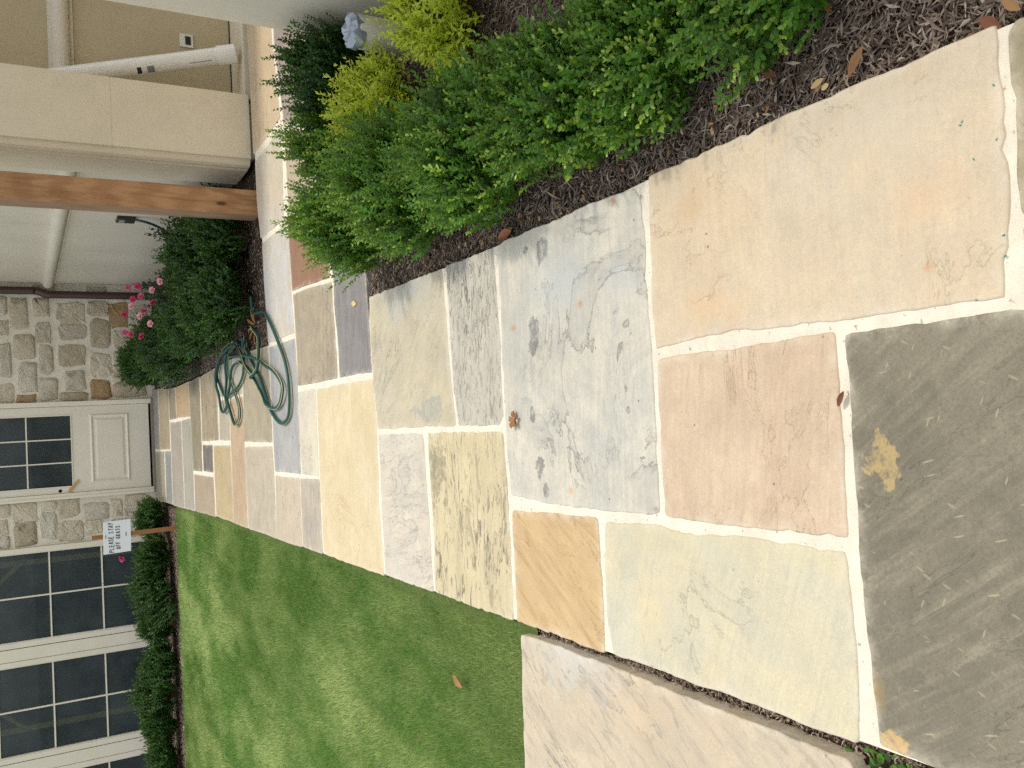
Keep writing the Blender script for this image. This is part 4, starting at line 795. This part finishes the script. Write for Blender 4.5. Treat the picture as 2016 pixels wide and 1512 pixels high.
GLY = {'P': [[(0,0),(0,1),(.6,.95),(.65,.6),(0,.5)]], 'L': [[(0,1),(0,0),(.6,0)]], 'E': [[(.6,1),(0,1),(0,0),(.6,0)],[(0,.52),(.5,.52)]], 'A': [[(0,0),(.32,1),(.66,0)],[(.12,.38),(.54,.38)]],
 'S': [[(.6,.88),(.3,1),(.04,.78),(.3,.53),(.58,.3),(.3,0),(0,.12)]], 'T': [[(0,1),(.7,1)],[(.35,1),(.33,0)]], 'Y': [[(0,1),(.32,.5)],[(.66,1),(.2,0)]], 'O': [[(.3,1),(.04,.75),(.04,.25),(.3,0),(.58,.25),(.58,.75),(.3,1)]],
 'F': [[(.6,1),(0,1),(0,0)],[(0,.52),(.5,.52)]], 'G': [[(.58,.85),(.3,1),(.03,.7),(.03,.3),(.3,0),(.6,.2),(.6,.48),(.35,.48)]], 'R': [[(0,0),(0,1),(.58,.92),(.58,.62),(0,.5),(.62,0)]]}
ink2 = MB(); rnd = random.Random(4)
def write(txt, x, z, hgt, adv):
    for ch in txt:
        if ch == ' ': x += adv*.8; continue
        jz = rnd.uniform(-.004, .004); sh = rnd.uniform(-.05, .12)
        for stroke in GLY[ch]:
            pts = [(x+(u+sh*v)*hgt*.60, z+jz+v*hgt) for u, v in stroke]
            for (xa, za), (xb, zb) in zip(pts, pts[1:]):
                dx, dz = xb-xa, zb-za; l = math.hypot(dx, dz)+1e-9; ex, ez = dx/l*.0016, dz/l*.0016; nx_, nz_ = -dz/l*.0030, dx/l*.0030
                f = lambda X: -.0165-.012*math.sin(max(0, min(1, (X+.215)/.362))*3.1)-.0022
                c = [(xa-ex+nx_, za-ez+nz_), (xa-ex-nx_, za-ez-nz_), (xb+ex-nx_, zb+ez-nz_), (xb+ex+nx_, zb+ez+nz_)]
                ink2.add([(p, f(p), q) for p, q in c], [(0, 1, 2, 3)])
        x += adv
write('PLEASE STAY', -.198, .712, .048, .0318); write('OFF GRASS', -.165, .642, .043, .0310)
ink2.build('lettering', plain('marker_ink', rgb(34, 36, 48), .6, .2, .05), pap)
stp = MB(); stp.box(-.036, -.0325, .788, .002, -.0295, .794); stp.box(-.026, -.0325, .578, .018, -.0295, .584); stp.build('staple', BLACK, pap)

# ------------------------------------------------------------------ dry leaves and litter
def dry_leaf(loc, L, W, rz, col, label, curl=.5, tilt=0.0):
    nm = 8; V = []
    for i in range(nm+1):
        u = i/nm; w = W*.5*math.sin(math.pi*min(1, u*.93+.05))**.8; zc = curl*L*(.25*(u-.5)**2*2)
        for s in (-1, -.5, 0, .5, 1): V.append(((u-.5)*L+.02*L*math.sin(6*u), s*w, .002+zc+abs(s)**1.5*w*curl*1.3+rnd.uniform(-.0006, .0006)))
    Fc = [(i*5+k, i*5+k+1, (i+1)*5+k+1, (i+1)*5+k) for i in range(nm) for k in range(4)]
    me = mesh('dry_leaf', V, Fc, True); o = link('dry_leaf', me, plain('dry_leaf_%d_%d_%d' % col, rgb(*col), .7, .25, .22, 40, .4, 90), None, loc); o.rotation_euler = (tilt, 0, rz)
    return tag(o, label, 'leaf', 'fallen dry leaves')
DL = [((0.712, 1.216, -0.015), 0.062, 0.026, -0.66, (142,104,70), 'curled orange brown leaf on the mulch near the low boxwood', 0.6),
 ((0.781, 1.467, -0.020), 0.054, 0.023, -2.14, (128,84,62), 'flat reddish brown leaf under the boxwood closest to the camera', 0.2),
 ((0.859, 1.284, -0.020), 0.036, 0.015, -2.61, (150,98,60), 'small brown leaf on mulch at the top picture edge', 0.4),
 ((0.669, 0.926, -0.012), 0.052, 0.022, -2.26, (120,78,56), 'dark reddish leaf tucked against the path edge near the picture corner', 0.3),
 ((0.684, 0.885, -0.010), 0.044, 0.018, -2.34, (152,116,80), 'tan leaf lying in the bed at the picture corner', 0.3),
 ((0.703, 1.322, -0.015), 0.038, 0.016, -1.31, (182,156,110), 'pale yellow split leaf on the mulch beside the path', 0.5),
 ((0.004, 1.301, 0.004), 0.036, 0.015, -0.47, (128,88,60), 'small curled brown leaf on the joint by the dark flagstone', 0.9),
 ((-1.060, 3.326, 0.004), 0.088, 0.037, -1.93, (150,114,74), 'single brown leaf lying on the lawn', 0.6),
 ((0.651, 4.391, 0.001), 0.072, 0.030, -1.71, (206,188,120), 'small pale yellow leaf on the grey slate flagstone', 0.1),
 ((0.670, 2.761, -0.015), 0.097, 0.041, -1.49, (150,98,66), 'brown leaf at the path edge beside the mottled flagstone', 0.4)]
for a in DL: dry_leaf(*a)
t = thing('leaf_crumple', 'crumpled orange brown leaf lying on the large blue grey flagstone', 'leaf', (-0.004, 2.737, .001))
for k in range(5):
    a = 1.3*k; V, F, T = leaves(np.array([[.006*math.cos(a), .006*math.sin(a), .002]]), unit(np.array([[math.cos(a), math.sin(a), .35+.1*k]])), unit(np.array([[-math.cos(a)*.5, -math.sin(a)*.5, 1.]])), np.array([.030]), np.array([.020]), np.zeros(1), .5)
    link('lobe', np_mesh('lobe', V, F, 5), plain('dry_leaf_orange', rgb(160, 114, 72), .7, .25, .25, 40), t)
t = thing('dry_leaf_clump', 'clump of curled tan dead leaves at the hedge foot by the hose', 'leaf', (.80, 6.62, -.02))
for k in range(9):
    a = 2.4*k; V, F, T = leaves(np.array([[.02*math.cos(a), .03*math.sin(a), .005]]), unit(np.array([[math.cos(a), math.sin(a), .25+.12*(k % 4)]])), unit(np.array([[0.2, 0, 1.]])), np.array([.10+.02*(k % 3)]), np.array([.022]), np.zeros(1), .6)
    link('blade', np_mesh('blade', V, F, 5), plain('dry_leaf_tan', rgb(168, 122, 82), .75, .2, .2, 30), t)
# small pale fallen box leaves scattered on the mulch beside the path
rg = np.random.default_rng(9); n = 120; y = rg.uniform(1.3, 4.1, n); x = .67+np.abs(rg.normal(0, .14, n)); x = np.clip(x, .67, 1.9); a = rg.uniform(0, 6.28, n)
V, F, T = leaves(np.stack([x, y, -.02+rg.uniform(0, .01, n)], 1), np.stack([np.cos(a), np.sin(a), rg.normal(0, .2, n)], 1), unit(np.stack([rg.normal(0, .3, n), rg.normal(0, .3, n), np.ones(n)], 1)), rg.uniform(.012, .026, n), rg.uniform(.007, .013, n), rg.uniform(0, 1, n))
nn_ = N('litter'); LT = nn_.done(nn_.bsdf(nn_.ramp(nn_.attr('tint'), [(0, rgb(150, 104, 62)), (.6, rgb(164, 132, 90)), (1, rgb(190, 168, 122))]), .7, .3))
tag(link('leaf_litter', np_mesh('leaf_litter', V, F, 5, T), LT), 'pale fallen leaves scattered over the mulch beside the path', 'leaves', kind='stuff')
# turquoise paint chips and bits of grit on the nearest beige stone
CH = [(0.501, 0.992), (0.552, 0.923), (0.454, 0.925), (0.431, 0.971), (0.280, 0.926), (0.242, 0.926), (0.506, 0.988)]
tq = plain('turquoise_chip', rgb(20, 140, 118), .5, .3, .1)
for i, (x, y) in enumerate(sorted(CH, reverse=True)):
    r_ = random.Random(i); k = 6; pts = [(r_.uniform(.002, .004)*math.cos(2*math.pi*j/k), r_.uniform(.001, .0025)*math.sin(2*math.pi*j/k)) for j in range(k)]
    o = MB().prism(pts, .0, .0016).build('paint_chip', tq, None, loc=(x, y, .0008)); o.rotation_euler = (0, 0, r_.uniform(0, 3))
    tag(o, 'tiny turquoise chip on the beige pink flagstone, %s from the bed edge' % ORD[i], 'chip', 'turquoise chips on the beige flagstone')
# small weeds at the corner of the side slab
rg = np.random.default_rng(12); n = 90; x = rg.normal(-.79, .035, n); y = rg.normal(1.26, .045, n); a = rg.uniform(0, 6.28, n); k = x < -.755; x, y, a = x[k], y[k], a[k]; n = len(x)
V, F, T = leaves(np.stack([x, y, np.full(n, -.05)+rg.uniform(0, .03, n)], 1), unit(np.stack([np.cos(a), np.sin(a), rg.uniform(.1, .9, n)], 1)), unit(np.stack([rg.normal(0, .3, n), rg.normal(0, .3, n), np.ones(n)], 1)), rg.uniform(.012, .026, n), rg.uniform(.008, .016, n), rg.uniform(0, 1, n))
tag(link('weeds', np_mesh('weeds', V, F, 5, T), BOX), 'small green weeds growing at the corner of the side slab', 'weeds', kind='stuff')
